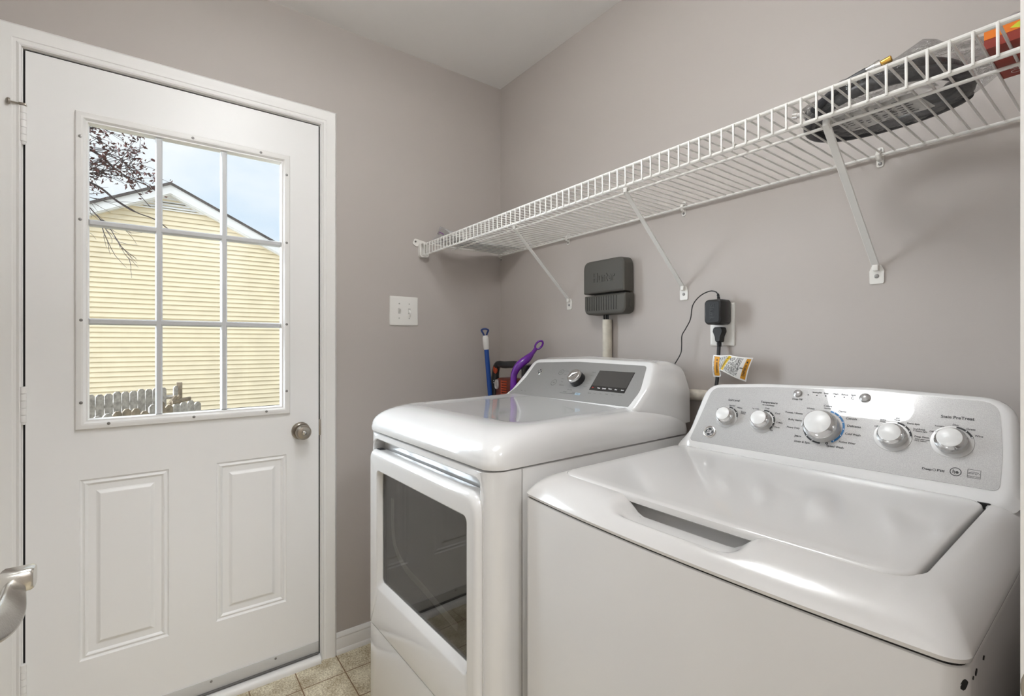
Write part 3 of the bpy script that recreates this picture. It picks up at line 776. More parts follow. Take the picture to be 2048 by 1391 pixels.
# lid
mb = MB(); loops = []
def lid_loop(n, i, r, crown=0.0):
    return [bow(Vector((x, y, zt + 0.010 * (y - LY0) + n))) for x, y in rrect(LX0 + i, LX1 - i, LY0 + i, LY1 - i, r, NE, 8)]
loops += [lid_loop(-0.012, 0.004, 0.028), lid_loop(-0.010, 0.001, 0.031), lid_loop(-0.004, 0.0, 0.032), lid_loop(0.0005, 0.001, 0.031), lid_loop(0.0028, 0.004, 0.028), lid_loop(0.0038, 0.009, 0.025), lid_loop(0.0038, 0.03, 0.03)]
mb.loft(loops, True, True)
mb.build('lid', M_white2, was, ang=40)
mb = MB(); mb.box(LX1 - 0.010, LX1 + 0.006, LY1 - 0.012, LY1 + 0.008, zt - 0.004, zt + 0.0058); mb.build('lid_hinge', M_dark, was, smooth=False)
# console
WP = plane(0.506, 0.941, 0.576, 1.066)
so = [(-0.268, -0.010, 0.010), (-0.258, 0.050, 0.30), (-0.245, 0.143, 0.028), (-0.10, 0.156, 0.6), (0.09, 0.163, 0.6), (0.291, 0.156, 0.030), (0.301, 0.060, 0.4), (0.301, -0.005, 0.012)]
sil = rpoly(so)
r1 = rpoly(grow(so, 0.010, -0.020, 0.005, 0.07)); r1b = rpoly(grow(so, 0.016, -0.028, 0.009, 0.07)); r2 = rpoly(grow(so, 0.022, -0.034, 0.011, 0.07))
r2 = [(u + (-0.018 * smooth01((0.03 - s) / 0.07) if u < 0 else 0.006 * smooth01((0.03 - s) / 0.07)), s) for u, s in r2]
bk = [(-0.340, 0.0, 0.01), (-0.322, 0.05, 0.2), (-0.285, 0.150, 0.05), (-0.10, 0.164, 0.6), (0.09, 0.166, 0.6), (0.300, 0.150, 0.05), (0.336, 0.05, 0.2), (0.341, 0.0, 0.01)]
A0 = [WP(u, s, -0.002) for u, s in sil]; A1 = [WP(u, s, 0) for u, s in sil]; A2 = [WP(u, s, 0) for u, s in r1]; A3 = [WP(u, s, -0.003) for u, s in r1b]; A4 = [WP(u, s, -0.010) for u, s in r2]
B0 = [Vector((u, 0.625, 0.900 + v * 1.08)) for u, v in rpoly(bk)]; B1 = [Vector((u, 0.652, 0.900 + v * 1.02)) for u, v in rpoly(bk)]
mb = MB(); mb.loft([A0, A1, A2, A3, A4, mix(A4, B0, 0.4), mix(A4, B0, 0.75), B0, B1], True, True)
mb.build('console', M_white2, was, ang=45)
mb = MB(); mb.loft([[WP(u, s, -0.0015) for u, s in sil], [WP(u, s, 0.0006) for u, s in sil]], True, True)
cpn = mb.build('control_panel', M_silver, was, smooth=False)
f = WP
mb = MB(); mb.mi = 0; LEG = {}
for tx, u, s, w in (('Soil Level', -0.1801, 0.1123, 0.029), ('Temperature', -0.0949, 0.1143, 0.039), ('All Cold Rinses', -0.0954, 0.1080, 0.028), ('Deep Fill', -0.0356, 0.1293, 0.021),
                    ('Whites', -0.0040, 0.1102, 0.016), ('Colors', 0.0286, 0.1198, 0.016), ('Normal', 0.0286, 0.1142, 0.013), ('Towels / Sheets', -0.0360, 0.0955, 0.037), ('Bulky Items', -0.0301, 0.0784, 0.028), ('Heavy Duty', -0.0302, 0.0599, 0.027), ('Jeans', -0.0174, 0.0417, 0.014), ('Drain & Spin', -0.0063, 0.0294, 0.031),
                    ('Speed Wash', 0.0566, 0.0296, 0.031), ('Active Wear', 0.0765, 0.0427, 0.030), ('Cold Wash', 0.0835, 0.0618, 0.027), ('Delicates', 0.0830, 0.0798, 0.024), ('Casuals', 0.0760, 0.0961, 0.020), ('Darks', 0.0575, 0.1102, 0.014),
                    ('Light', -0.2130, 0.0835, 0.009), ('Normal', -0.1807, 0.0976, 0.015), ('Heavy', -0.1600, 0.0934, 0.013), ('Extra', -0.1485, 0.0838, 0.012), ('Heavy', -0.1485, 0.0793, 0.012),
                    ('Tap Cold', -0.1230, 0.0955, 0.016), ('Cold', -0.0959, 0.0997, 0.010), ('Cool', -0.0701, 0.0896, 0.011), ('Colors', -0.0616, 0.0678, 0.014), ('Warm', -0.0647, 0.0560, 0.012), ('Hot', -0.0751, 0.0470, 0.008),
                    ('Off', 0.1202, 0.0859, 0.006), ('Extra', 0.1296, 0.1012, 0.009), ('Rinse', 0.1296, 0.0972, 0.009), ('2nd', 0.1520, 0.1076, 0.006), ('Rinse', 0.1520, 0.1036, 0.009), ('Extra Spin', 0.1775, 0.0986, 0.019), ('2nd Rinse', 0.1870, 0.0892, 0.018), ('+ Extra Spin', 0.1890, 0.0848, 0.021), ('Deep Rinse', 0.1925, 0.0738, 0.021), ('Select when adding', 0.1945, 0.0692, 0.023), ('Fabric Softener', 0.1920, 0.0662, 0.018),
                    ('Stain PreTreat', 0.2385, 0.1199, 0.046), ('Off', 0.2055, 0.0877, 0.006), ('Tomato', 0.2154, 0.1000, 0.014), ('Dirt', 0.2375, 0.1052, 0.008), ('Grass', 0.2583, 0.0999, 0.012), ('Wine', 0.2695, 0.0883, 0.011),
                    ('Sensing/Fill', 0.0015, 0.1495, 0.018), ('Soak', 0.0205, 0.1495, 0.010), ('Wash', 0.0380, 0.1497, 0.011), ('Rinse', 0.0555, 0.1497, 0.012), ('Spin', 0.0715, 0.1497, 0.009)):
    key = ('stage_legend' if u > -0.03 else 'button_legend') if s > 0.125 else 'dial_heading_%d' % int(u * 10 + 9) if (s > 0.105 and u < -0.06) or s > 0.115 and u > 0.2 else 'light_legend' if u < -0.20 else 'soil_legend' if u < -0.14 else 'temperature_legend' if u < -0.06 else ('cycle_legend' if u < 0.02 and s < 0.104 else 'fabric_legend') if u < 0.11 else 'rinse_legend' if u < 0.20 else 'stain_legend'
    text_into(LEG.setdefault(key, MB()), tx, f, u, s, width=w, lift=0.0009, bold=0.022)
for key, m_ in LEG.items(): m_.build('dial_heading' if key.startswith('dial_heading') else key, M_print, cpn, smooth=False)
text_into(mb, 'Deep', f, 0.2062, 0.0136, width=0.0138, height=0.0052, lift=0.0009, bold=0.03); text_into(mb, 'Fill', f, 0.2252, 0.0150, width=0.0098, height=0.0042, lift=0.0009, bold=0.03)
ring_arc(mb, f, 0.2163, 0.0144, 0.0016, 0.0024, 0, 360, 0.0009, 16)
mb.build('fill_wordmark', M_print, cpn, smooth=False); mb = MB()
text_into(mb, 'he', f, 0.2449, 0.0176, width=0.0080, lift=0.0009, bold=0.03); ring_arc(mb, f, 0.2449, 0.0173, 0.0066, 0.0078, 0, 360, 0.0009, 32)
ring_arc(mb, f, 0.2449, 0.0150, 0.0016, 0.0021, 200, 340, 0.0009, 8)
text_into(mb, 'tm', f, 0.2525, 0.0108, width=0.0018, lift=0.0009)
mb.build('efficiency_mark', M_print, cpn, smooth=False); mb = MB()
# energy rating mark: outlined box, arc and a word, with a strip below
cxe, cye = 0.2685, 0.0186
def strip(a0, c0, a1, c1): mb.face([mb.bm.verts.new(f(cxe + a, cye + c, 0.0009)) for a, c in ((a0, c0), (a1, c0), (a1, c1), (a0, c1))])
strip(-0.0085, 0.0068, 0.0085, 0.0074); strip(-0.0085, -0.0080, -0.0079, 0.0074); strip(0.0079, -0.0080, 0.0085, 0.0074); strip(-0.0085, -0.0048, 0.0085, -0.0043); strip(-0.0085, -0.0080, 0.0085, -0.0075)
ring_arc(mb, f, cxe, cye - 0.006, 0.0090, 0.0097, 38, 142, 0.0009, 16)
text_into(mb, 'energy', f, cxe - 0.0010, cye - 0.0004, width=0.0115, lift=0.0009, rot=0.08)
text_into(mb, 'ENERGY STAR', f, cxe, cye - 0.0062, width=0.0145, lift=0.0009)
mb.build('energy_mark', M_greyprint, cpn, smooth=False)
# dial markings: black and blue arcs with white dots
AC = (0.0280, 0.0709)
mb = MB(); ring_arc(mb, f, *AC, 0.0355, 0.0395, 172, 270, 0.0008, 30)
for a in (180, 200, 222, 245): mb.mi = 1; disc(mb, f, AC[0] + 0.0375 * cos(radians(a)), AC[1] + 0.0375 * sin(radians(a)), 0.0011, 0.0011, 10)
mb.build('black_arc', [M_print, M_whiteprint], cpn, smooth=False)
mb = MB(); ring_arc(mb, f, *AC, 0.0355, 0.0395, -57, 78, 0.0008, 36)
for a in (-50, -22, 0, 24, 48, 66): mb.mi = 1; disc(mb, f, AC[0] + 0.0375 * cos(radians(a)), AC[1] + 0.0375 * sin(radians(a)), 0.0011, 0.0011, 10)
mb.build('blue_arc', [M_blueprint, M_whiteprint], cpn, smooth=False)
mb = MB(); ring_arc(mb, f, 0.0405, 0.0352, 0.0010, 0.0026, 0, 360, 0.0009, 16); mb.build('ring_mark', M_print, cpn, smooth=False)
for (u, s, r, a0, a1, angs) in ((-0.1867, 0.0656, 0.0262, 2, 88, (4, 32, 60)), (-0.0998, 0.0661, 0.0272, -42, 92, (-40, -20, 0, 32, 62)), (0.1486, 0.0692, 0.0285, 2, 80, (4, 28, 52)), (0.2352, 0.0722, 0.0285, 22, 82, (24, 52))):
    mb = MB(); ring_arc(mb, f, u, s, r - 0.0016, r + 0.0016, a0, a1, 0.0024, 24); mb.mi = 1
    for a in angs: disc(mb, f, u + r * cos(radians(a)), s + r * sin(radians(a)), 0.0010, 0.0027, 10)
    mb.build('black_arc', [M_print, M_whiteprint], cpn, smooth=False)
# indicator lamps
for u, s in ((-0.0152, 0.1427), (0.0025, 0.1431), (0.0200, 0.1433), (0.0373, 0.1435), (0.0554, 0.1436)):
    mb = MB(); mb.lathe([(0.0013, 0.0003), (0.0013, 0.0011), (0.0005, 0.0014)], f(u, s), f(0, 0, 1) - f(0, 0, 0), 10); mb.build('indicator_lamp', M_print, cpn)
mb = MB(); ring_arc(mb, f, 0.0712, 0.1431, 0.0024, 0.0034, 60, 330, 0.0009, 16); mb.build('lock_symbol', M_greyprint, cpn, smooth=False)
# badge, buttons, dials
ax = f(0, 0, 1) - f(0, 0, 0)
mb = MB(); mb.lathe([(0.0160, 0.0003), (0.0160, 0.0020), (0.0148, 0.0030), (0.0135, 0.0026), (0.0001, 0.0026)], f(-0.2195, 0.0201), ax, 36); mb.build('round_badge', M_chrome, cpn)
mb = MB(); monogram(mb, f, -0.2195, 0.0201, 0.0138, 0.0029); mb.build('badge_monogram', [M_print, mat('badge_silver', (0.70, 0.69, 0.68), 0.35, 0.4)], cpn, smooth=False)
M_btn = mat('grey_button', (0.42, 0.41, 0.40), 0.25, 0.5, coat=0.5)
for u, s, r in ((-0.0367, 0.1440, 0.0085), (0.0928, 0.1455, 0.0092)):
    mb = MB(); mb.lathe([(r * 1.12, 0.0003), (r * 1.12, 0.0012), (r, 0.0016), (r * 0.98, 0.0042), (r * 0.8, 0.0056), (0.0001, 0.0060)], f(u, s), ax, 28); mb.build('push_button', M_btn, cpn, ang=40)
M_wk = mat('dial_body', (0.62, 0.61, 0.595), 0.2, 0.2, coat=0.4); M_wc = mat('dial_cap', (0.74, 0.73, 0.715), 0.28)
for nm, u, s, r, h_, pa in (('soil_dial', -0.1867, 0.0656, 0.0215, 0.024, 112), ('temperature_dial', -0.0998, 0.0661, 0.0225, 0.024, 100), ('cycle_dial', 0.0262, 0.0692, 0.0335, 0.032, 194), ('rinse_dial', 0.1486, 0.0682, 0.0235, 0.024, 150), ('stain_dial', 0.2352, 0.0717, 0.0235, 0.024, 150)):
    knob(was, f, u, s, r, h_, nm, M_wk, M_chrome, M_wc, pa, collar=(nm != 'cycle_dial'))
# paint chips under the seam at the front right corner
def side_x(y): return hw - 0.001 if y > 0.032 else hw - 0.001 - 0.021 + sqrt(max(0.0, 0.021 ** 2 - (0.032 - y) ** 2))
for y, z, w, h_ in ((0.0880, 0.8485, 0.0030, 0.0020), (0.0500, 0.8490, 0.0034, 0.0026), (0.0360, 0.8490, 0.0016, 0.0014), (0.0195, 0.8470, 0.0036, 0.0050)):
    mb = MB()
    pts = [(y + w * (0.9 * cos(a) + 0.45 * sin(a)), z + h_ * (sin(a) + 0.18 * sin(3 * a + y * 90))) for a in [2 * pi * k / 14 for k in range(14)]]
    mb.loft([[Vector((side_x(py) + d, py, pz)) for py, pz in pts] for d in (-0.0004, 0.0009)], True, True)
    mb.build('paint_chip', M_dark, cab, smooth=False)

# ------------------------------------------------------------------ wire shelf
SZ = 1.617
sh = thing('wire_shelf', 'long white wire wall shelf with three diagonal braces over the washer and dryer', 'shelf', (0.0, 0.0, SZ), (0, -0.0060, 0))
SX0, SX1 = 0.012, 1.872
SY = -0.424
def rod(name, y, z, r=0.0032, x0=SX0, x1=SX1):
    mb = MB(); mb.tube([(x0, y, z), (x1, y, z)], r, 10); return mb.build(name, M_wire, sh)
rod('front_rod', SY, SZ, 0.0042); rod('lip_rod', SY, SZ - 0.046, 0.0042)
rod('support_rod', -0.330, SZ - 0.0052); rod('support_rod', -0.276, SZ - 0.0052); rod('rear_rod', -0.0105, SZ - 0.0045, 0.0036)
mb = MB()
x = 0.0340
while x < SX1 - 0.004:
    mb.tube([(x, -0.006, SZ), (x, SY - 0.002, SZ + 0.0022), (x, SY - 0.0052, SZ - 0.0005), (x, SY - 0.0052, SZ - 0.048)], 0.0020, 6)
    x += 0.0254
mb.build('deck_wires', M_wire, sh, ang=60)
for xb in (0.496, 1.030, 1.546):
    zt_, zb = SZ - 0.007, 1.343 - 0.006 * xb
    mb = MB()
    a, c = Vector((xb, -0.283, zt_)), Vector((xb, -0.010, zb + 0.022))
    d = (c - a).normalized(); n_ = Vector((0, -d.z, d.y))
    prof = [(-0.008, -0.0005), (-0.006, -0.004), (0.006, -0.004), (0.008, -0.0005), (0.0066, 0.0012), (-0.0066, 0.0012)]
    mb.loft([[p + Vector((u, 0, 0)) - n_ * v for u, v in prof] for p in (a, c)], True, True)
    br = mb.build('support_brace', M_wire, sh, ang=30)
    mb = MB(); mb.tube([a + Vector((0, 0.006, -0.004)), a + Vector((0, -0.004, 0.002)), a + Vector((0, -0.003, 0.012)), a + Vector((0, 0.007, 0.015)), a + Vector((0, 0.014, 0.010))], 0.0042, 8, flat=1.6)
    mb.build('hook', M_wire, br)
    mb = MB()
    pl = [(-0.014, -0.020), (0.014, -0.020), (0.0145, 0.010), (0.009, 0.024), (-0.009, 0.024), (-0.0145, 0.010)]
    pp = rpoly([(u, v, 0.004) for u, v in pl], 2, 3)
    mb.loft([[Vector((xb + u, y, zb + v)) for u, v in pp] for y in (-0.0003, -0.0030)], True, True)
    mb.box(xb - 0.006, xb + 0.006, -0.014, -0.002, zb + 0.010, zb + 0.026, 0.002)
    ft = mb.build('foot_plate', M_plate, br, ang=30)
    mb = MB(); mb.lathe([(0.005, 0.003), (0.0045, 0.0045), (0.002, 0.0052)], (xb, 0, zb - 0.002), (0, -1, 0), 12); mb.build('screw', M_screw, ft)
for xc in (0.012, 0.490, 1.031, 1.554):
    mb = MB(); z0 = SZ - 0.004
    pp = rpoly([(xc - 0.007, z0 - 0.026, 0.006), (xc + 0.007, z0 - 0.026, 0.006), (xc + 0.007, z0 + 0.020, 0.006), (xc - 0.007, z0 + 0.020, 0.006)], 2, 3)
    if xc > 0.1: mb.loft([[Vector((u, y, v)) for u, v in pp] for y in (-0.0003, -0.0025)], True, True)
    mb.tube([(xc, -0.002, z0 + 0.008), (xc, -0.012, z0 + 0.007), (xc, -0.0165, z0 - 0.001), (xc, -0.012, z0 - 0.008), (xc, -0.002, z0 - 0.010)], 0.0026, 8, flat=2.2)
    ck = mb.build('wall_clip', M_plate, sh, ang=40)
    for zz in ((z0 + 0.013), (z0 - 0.018)):
        if xc < 0.1 and zz > z0: continue
        mb = MB(); mb.lathe([(0.0042, 0.0024), (0.0036, 0.0042), (0.0012, 0.0048)], (xc, 0, zz), (0, -1, 0), 12); mb.build('screw', M_screw, ck)
# end bracket on the door wall
mb = MB()
mb.loft([[Vector((xx, y, z)) for y, z in rrect(-0.443, -0.400, SZ - 0.056, SZ + 0.010, 0.012, 2, 4)] for xx in (0.0004, 0.022)], False, False)
mb.loft([[Vector((xx, y, z)) for y, z in rrect(-0.4375, -0.4055, SZ - 0.051, SZ + 0.005, 0.008, 2, 4)] for xx in (0.022, 0.004)], False, True)
mb.loft([[Vector((0.022, y, z)) for y, z in rrect(-0.443, -0.400, SZ - 0.056, SZ + 0.010, 0.012, 2, 4)], [Vector((0.022, y, z)) for y, z in rrect(-0.4375, -0.4055, SZ - 0.051, SZ + 0.005, 0.008, 2, 4)]])
pp = rpoly([(-0.470, SZ + 0.002, 0.006), (-0.452, SZ - 0.010, 0.01), (-0.43, SZ + 0.004, 0.004), (-0.405, SZ + 0.008, 0.004), (-0.410, SZ + 0.016, 0.004), (-0.462, SZ + 0.026, 0.010)], 2, 4)
mb.loft([[Vector((xx, y, z)) for y, z in pp] for xx in (0.0003, 0.006)], True, True)
eb = mb.build('end_bracket', M_plate, sh, ang=35)
mb = MB(); mb.lathe([(0.0045, 0.006), (0.004, 0.008), (0.001, 0.0085)], (0, -0.457, SZ + 0.012), (1, 0, 0), 12); mb.build('screw', M_screw, eb)

def shz(x): return SZ + 0.0060 * x + 0.0022

# ---- package with black hoses in a clear bag on the shelf
hz = shz(1.62)
hp = thing('hose_package', 'clear plastic bag holding coiled black hoses with metal fittings on the shelf', 'hose package', (1.625, -0.225, hz))
M_hose = mat('black_hose', (0.022, 0.022, 0.026), 0.38)
mb = MB(); pts = []
for k in range(110):
    a = 2 * pi * k / 36 + 0.6; t = k / 110
    rx = 0.128 - 0.014 * t + 0.006 * sin(3.1 * t * 6); ry = 0.108 - 0.012 * t
    pts.append((1.622 + rx * cos(a) + 0.006 * sin(a * 2), -0.222 + ry * sin(a), hz + 0.0125 + 0.016 * t * 1.9 + 0.004 * sin(a * 1.5)))
mb.tube(pts, 0.0115, 12)
mb.build('hose', M_hose, hp)
mb = MB(); mb.tube(catmull([(1.535, -0.315, hz + 0.018), (1.575, -0.336, hz + 0.028), (1.605, -0.337, hz + 0.038), (1.630, -0.335, hz + 0.045)], 5), 0.0080, 10)
mb.build('hose', M_hose, hp)
for (px_, py_, pz_), dr, brass in (((1.630, -0.335, hz + 0.045), (0.9, 0.05, 0.20), 1), ((1.512, -0.300, hz + 0.024), (-0.9, -0.3, 0.15), 0)):
    mb = MB(); d = Vector(dr).normalized(); k_ = 0.72
    mb.lathe([(r_ * k_, h_ * k_) for r_, h_ in [(0.0085, -0.004), (0.0105, 0), (0.0105, 0.018), (0.0125, 0.0185), (0.0125, 0.030), (0.0100, 0.0305)]], (px_, py_, pz_), d, 12)
    ft = mb.build('metal_fitting', M_chrome, hp, ang=30)
    if brass:
        mb = MB(); mb.lathe([(r_ * k_, h_ * k_) for r_, h_ in [(0.0075, 0.030), (0.0080, 0.032), (0.0080, 0.050), (0.0055, 0.052)]], (px_, py_, pz_), d, 12)
        mb.build('brass_end', mat('brass', (0.62, 0.36, 0.08), 0.25, 1.0), ft, ang=30)
mb = MB()                                                        # folded paper leaflet lying under the coil
G = [[Vector((1.545 + 0.135 * i / 10 + 0.012 * j / 5, -0.275 + 0.095 * j / 5, hz + 0.0022 + 0.002 * sin(i * 0.9) * sin(j * 0.8) + 0.002)) for j in range(6)] for i in range(11)]
mb.loft(G, closed=False)
mb.loft([[p + Vector((0, 0, 0.0006)) for p in r] for r in G], closed=False)
lf_ = mb.build('paper_leaflet', mat('leaflet_paper', (0.80, 0.79, 0.77), 0.7), hp)
mb = MB()
for r_ in range(7):
    for c_ in range(9):
        if random.random() < 0.2: continue
        u0 = 1.553 + c_ * 0.0135; v0 = -0.268 + r_ * 0.0115
        w_ = random.uniform(0.005, 0.011)
        mb.face([mb.bm.verts.new((u0 + a, v0 + b_, hz + 0.0012 - 0.0006)) for a, b_ in ((0, 0), (w_, 0), (w_, 0.0035), (0, 0.0035))])
mb.build('leaflet_print', M_greyprint, lf_, smooth=False)
mb = MB()
loops = []
for k in range(15):
    t = k / 14
    ph = -pi / 2 + pi * t
    lp = []
    for q in range(48):
        a = 2 * pi * q / 48
        R = cos(ph) ** 0.35 if 0 < k < 14 else 0.02
        rx = (0.148 + 0.010 * sin(5 * a + 1)) * R; ry = (0.128 + 0.006 * sin(4 * a)) * R
        w_ = 0.004 * sin(7 * a + 3 * t) + 0.003 * sin(13 * a - 5 * t)
        z = hz + 0.0008 + (0.050 + 0.028 * smooth01((cos(a - 0.35) + 0.9) / 1.8)) * smooth01(t) + (w_ * R if t > 0.2 else 0)
        lp.append(Vector((1.638 + (rx + w_) * cos(a), -0.226 + (ry + w_) * sin(a), max(hz + 0.0006, z))))
    loops.append(lp)
mb.loft(loops, True, True)
mb.build('clear_bag', M_film, hp)

# ---- orange packet beside it
oz = shz(1.82)
ob_ = thing('orange_packet', 'orange and dark red packaged box at the doorway end of the shelf', 'box', (1.826, -0.28, oz))
M_or = mat('orange_card', (0.62, 0.075, 0.006), 0.35); M_or2 = mat('bright_orange_card', (0.80, 0.20, 0.008), 0.35); M_dr = mat('dark_red_card', (0.27, 0.022, 0.008), 0.4)
OX0, OX1, OF, OB, OH = 1.786, 1.868, -0.352, -0.214, 0.036
mb = MB()
c0 = [(OX0, OF), (OX1, OF), (OX1, OB), (OX0, OB)]
mb.loft([[Vector((x, y, oz)) for x, y in c0], [Vector((x, y, oz + OH)) for x, y in c0]], True, True)
bx = mb.build('packet_body', M_dr, ob_, smooth=False)
def opatch(name, m, pts, lift=0.0004):
    mb = MB(); mb.loft([[Vector((OX0 + x, OF - d, oz + z)) for x, z in pts] for d in (0.0, lift)], True, True); mb.build(name, m, bx, smooth=False)
opatch('orange_band', M_or, ((0, 0.028), (0.082, 0.028), (0.082, OH), (0, OH)))
opatch('bright_band', M_or2, ((0, 0.014), (0.082, 0.014), (0.082, 0.028), (0, 0.028)))
opatch('lime_splash', mat('lime_print', (0.58, 0.62, 0.03), 0.4), ((0.028, 0.019), (0.042, 0.014), (0.082, 0.012), (0.082, 0.030), (0.052, 0.028), (0.036, 0.024)), 0.0008)
opatch('navy_splash', mat('navy_print', (0.02, 0.04, 0.10), 0.4), ((0.046, 0.012), (0.082, 0.010), (0.082, 0.021), (0.060, 0.022)), 0.0012)
opatch('white_mark', M_whiteprint, ((0.003, 0.031), (0.010, 0.031), (0.010, 0.0345), (0.003, 0.0345)), 0.0008)
for yy in (-0.235, -0.252):
    mb = MB(); ring_arc(mb, lambda u, v, n: Vector((u, v, oz - 0.0004)), 1.806, yy, 0.0052, 0.0062, 0, 360, 0, 20)
    mb.build('approval_mark', M_whiteprint, bx, smooth=False)
mb = MB()
loops = []
for k, (y, h0) in enumerate(((OF + 0.004, 0.001), (OF + 0.03, 0.016), (-0.29, 0.022), (-0.24, 0.016), (OB - 0.004, 0.001))):
    loops.append([Vector((OX0 + 0.002 + 0.076 * i / 9, y, oz + OH + 0.0005 + h0 * (0.35 + 0.65 * sin(pi * min(1, i / 9 + 0.12))) + 0.002 * sin(i * 2 + k))) for i in range(10)])
mb.loft(loops, closed=False)
mb.build('plastic_wrap', M_milky, ob_)

# ---- crumpled plastic bag on the far end of the shelf
pz = shz(0.1)
pb = thing('plastic_bag', 'crumpled milky plastic bag at the far end of the shelf by the door wall', 'plastic bag', (0.13, -0.24, pz))
mb = MB(); loops = []
for i in range(19):
    t = i / 18; lp = []
    for j2 in range(13):
        s = j2 / 12
        x = 0.035 + 0.17 * s + 0.02 * sin(5 * t + 2 * s); y = -0.405 + 0.375 * t + 0.012 * sin(7 * s + t)
        e = sin(pi * s) * (0.4 + 0.6 * sin(pi * min(1, t + 0.12)))
        z = pz + 0.001 + (0.024 * e + 0.036 * max(0, 1 - t * 3.5) * sin(pi * s)) + 0.003 * abs(sin(9 * s + 6 * t))
        lp.append(Vector((x, y, z)))
    loops.append(lp)
mb.loft(loops, closed=False)
loops2 = [[Vector((p.x, p.y, pz + 0.0005 + 0.0008 * abs(sin(p.x * 90 + p.y * 60)))) for p in lp] for lp in loops]
mb.loft(loops2, closed=False)
bb = mb.build('bag_film', M_milky, pb)
mb = MB(); mb.tube(catmull([(0.085, -0.385, pz + 0.034), (0.105, -0.392, pz + 0.040), (0.115, -0.378, pz + 0.031), (0.10, -0.37, pz + 0.036)], 5), 0.0018, 6, flat=0.3)
mb.build('purple_mark', mat('purple_ink', (0.22, 0.05, 0.30), 0.5), pb)

# ------------------------------------------------------------------ irrigation controller and its conduit
M_ctl = mat('charcoal_plastic', (0.082, 0.077, 0.066), 0.55, bump=0.2, bscale=500)
ic = thing('irrigation_controller', 'dark grey wall mounted irrigation controller box under the shelf', 'irrigation controller', (0.730, 0, 1.283))
def XZ0(y, x0, x1, z0, z1, r): return [Vector((x, y, z)) for x, z in rrect(x0, x1, z0, z1, r, 2, 6)]
cx0, cx1, cz0, cz1, czm = 0.630, 0.832, 1.289, 1.492, 1.366
mb = MB()
mb.loft([XZ0(-0.0004, 0.655, 0.812, 1.292, 1.470, 0.02), XZ0(-0.020, 0.655, 0.812, 1.292, 1.470, 0.02)], True, True)
for z0, z1 in ((1.405, 1.432), (1.330, 1.352)):
    mb.box(0.806, 0.824, -0.016, -0.004, z0, z1, 0.003)
    mb.box(0.638, 0.660, -0.016, -0.004, z0, z1, 0.003)
bkp = mb.build('back_box', M_ctl, ic)
def shell(mb, x0, x1, fz0, fz1, r0, yb, yf):
    def rr(y, i, r): 
        pts = rpoly([(x0 + i, fz0 + i, r0[0]), (x1 - i, fz0 + i, r0[1]), (x1 - i, fz1 - i, r0[2]), (x0 + i, fz1 - i, r0[3])], 2, 5)
        return [Vector((u, y, v)) for u, v in pts]
    mb.loft([rr(yb, 0, 0), rr(yf + 0.010, 0.001, 0), rr(yf + 0.004, 0.002, 0), rr(yf + 0.001, 0.005, 0), rr(yf, 0.009, 0)], True, True)
mb = MB(); shell(mb, cx0, cx1, czm + 0.002, cz1, (0.004, 0.004, 0.030, 0.030), -0.010, -0.056)
cv = mb.build('upper_cover', M_ctl, ic, ang=35)
mb = MB()
text_into(mb, 'Hunter', lambda u, v, n: Vector((u, -0.0558 - n, v)), 0.736, 1.426, width=0.106, height=0.034, depth=0.0022, lift=0.0, bold=0.03)
mb.build('raised_lettering', M_ctl, cv, smooth=False)
mb = MB(); shell(mb, cx0 + 0.003, cx1 + 0.004, cz0, czm - 0.003, (0.026, 0.026, 0.004, 0.004), -0.008, -0.054)
lc = mb.build('lower_cover', M_ctl, ic, ang=35)
mb = MB()
for k in range(13):
    x = cx0 + 0.020 + k * 0.0118
    mb.box(x, x + 0.0030, -0.0556, -0.0530, cz0 + 0.016, czm - 0.010, 0.0008)
mb.build('ribs', mat('rib_plastic', (0.045, 0.043, 0.038), 0.5), lc)
mb = MB(); mb.box(cx1 + 0.0035, cx1 + 0.0065, -0.034, -0.018, 1.314, 1.338, 0.002); mb.build('latch', M_ctl, lc)
for xx in (0.712, 0.722, 0.730):
    mb = MB(); mb.tube([(xx, -0.028, 1.289), (xx + 0.001, -0.027, 1.262)], 0.0032, 8); mb.build('cable', M_rubber, ic)
M_pvc = mat('old_pvc', (0.66, 0.62, 0.53), 0.45, var=0.12, vscale=40)
mb = MB(); mb.lathe([(0.0175, 0), (0.0175, 0.30), (0.0155, 0.30), (0.0155, 0.29)], (0.7205, -0.0205, 0.972), (0, 0, 1), 24)
cp_ = mb.build('conduit_pipe', M_pvc, ang=40); tag(cp_, 'upright off-white conduit pipe below the dark grey controller box', 'pipe')
mb = MB(); mb.tube([(0.45, -0.0185, 1.020), (1.30, -0.0185, 1.024)], 0.017, 20)
mb.lathe([(0.0195, 0), (0.0195, 0.05)], (1.22, -0.0185, 1.0236), (1, 0, 0), 20)
wp = mb.build('water_pipe', mat('aged_white_pipe', (0.62, 0.575, 0.50), 0.5, var=0.18, vscale=60)); tag(wp, 'stained horizontal white pipe along the wall behind the two machines', 'pipe')

# ------------------------------------------------------------------ outlet, adapter, plug with cord and tag
ol = thing('wall_outlet', 'white double wall outlet plate holding a black adapter and plug', 'outlet', (1.163, 0, 1.175))
mb = MB()
mb.loft([XZ0(y, 1.1245 + i, 1.2020 - i, 1.1755 + i, 1.3030 - i, 0.004) for y, i in ((-0.0003, 0), (-0.003, 0), (-0.0052, 0.002), (-0.006, 0.005))], True, True)
op = mb.build('cover_plate', M_plate, ol, ang=30)
for zc in (1.268, 1.214):
    mb = MB(); mb.loft([XZ0(y, 1.1465, 1.1805, zc - 0.0145, zc + 0.0145, 0.010) for y in (-0.0055, -0.0075)], True, True)
    rc = mb.build('receptacle', M_plate, ol, ang=30)
mb = MB(); mb.lathe([(0.004, 0.0058), (0.0035, 0.0072)], (1.1635, 0, 1.2415), (0, -1, 0), 12); mb.build('screw', M_plate, ol)
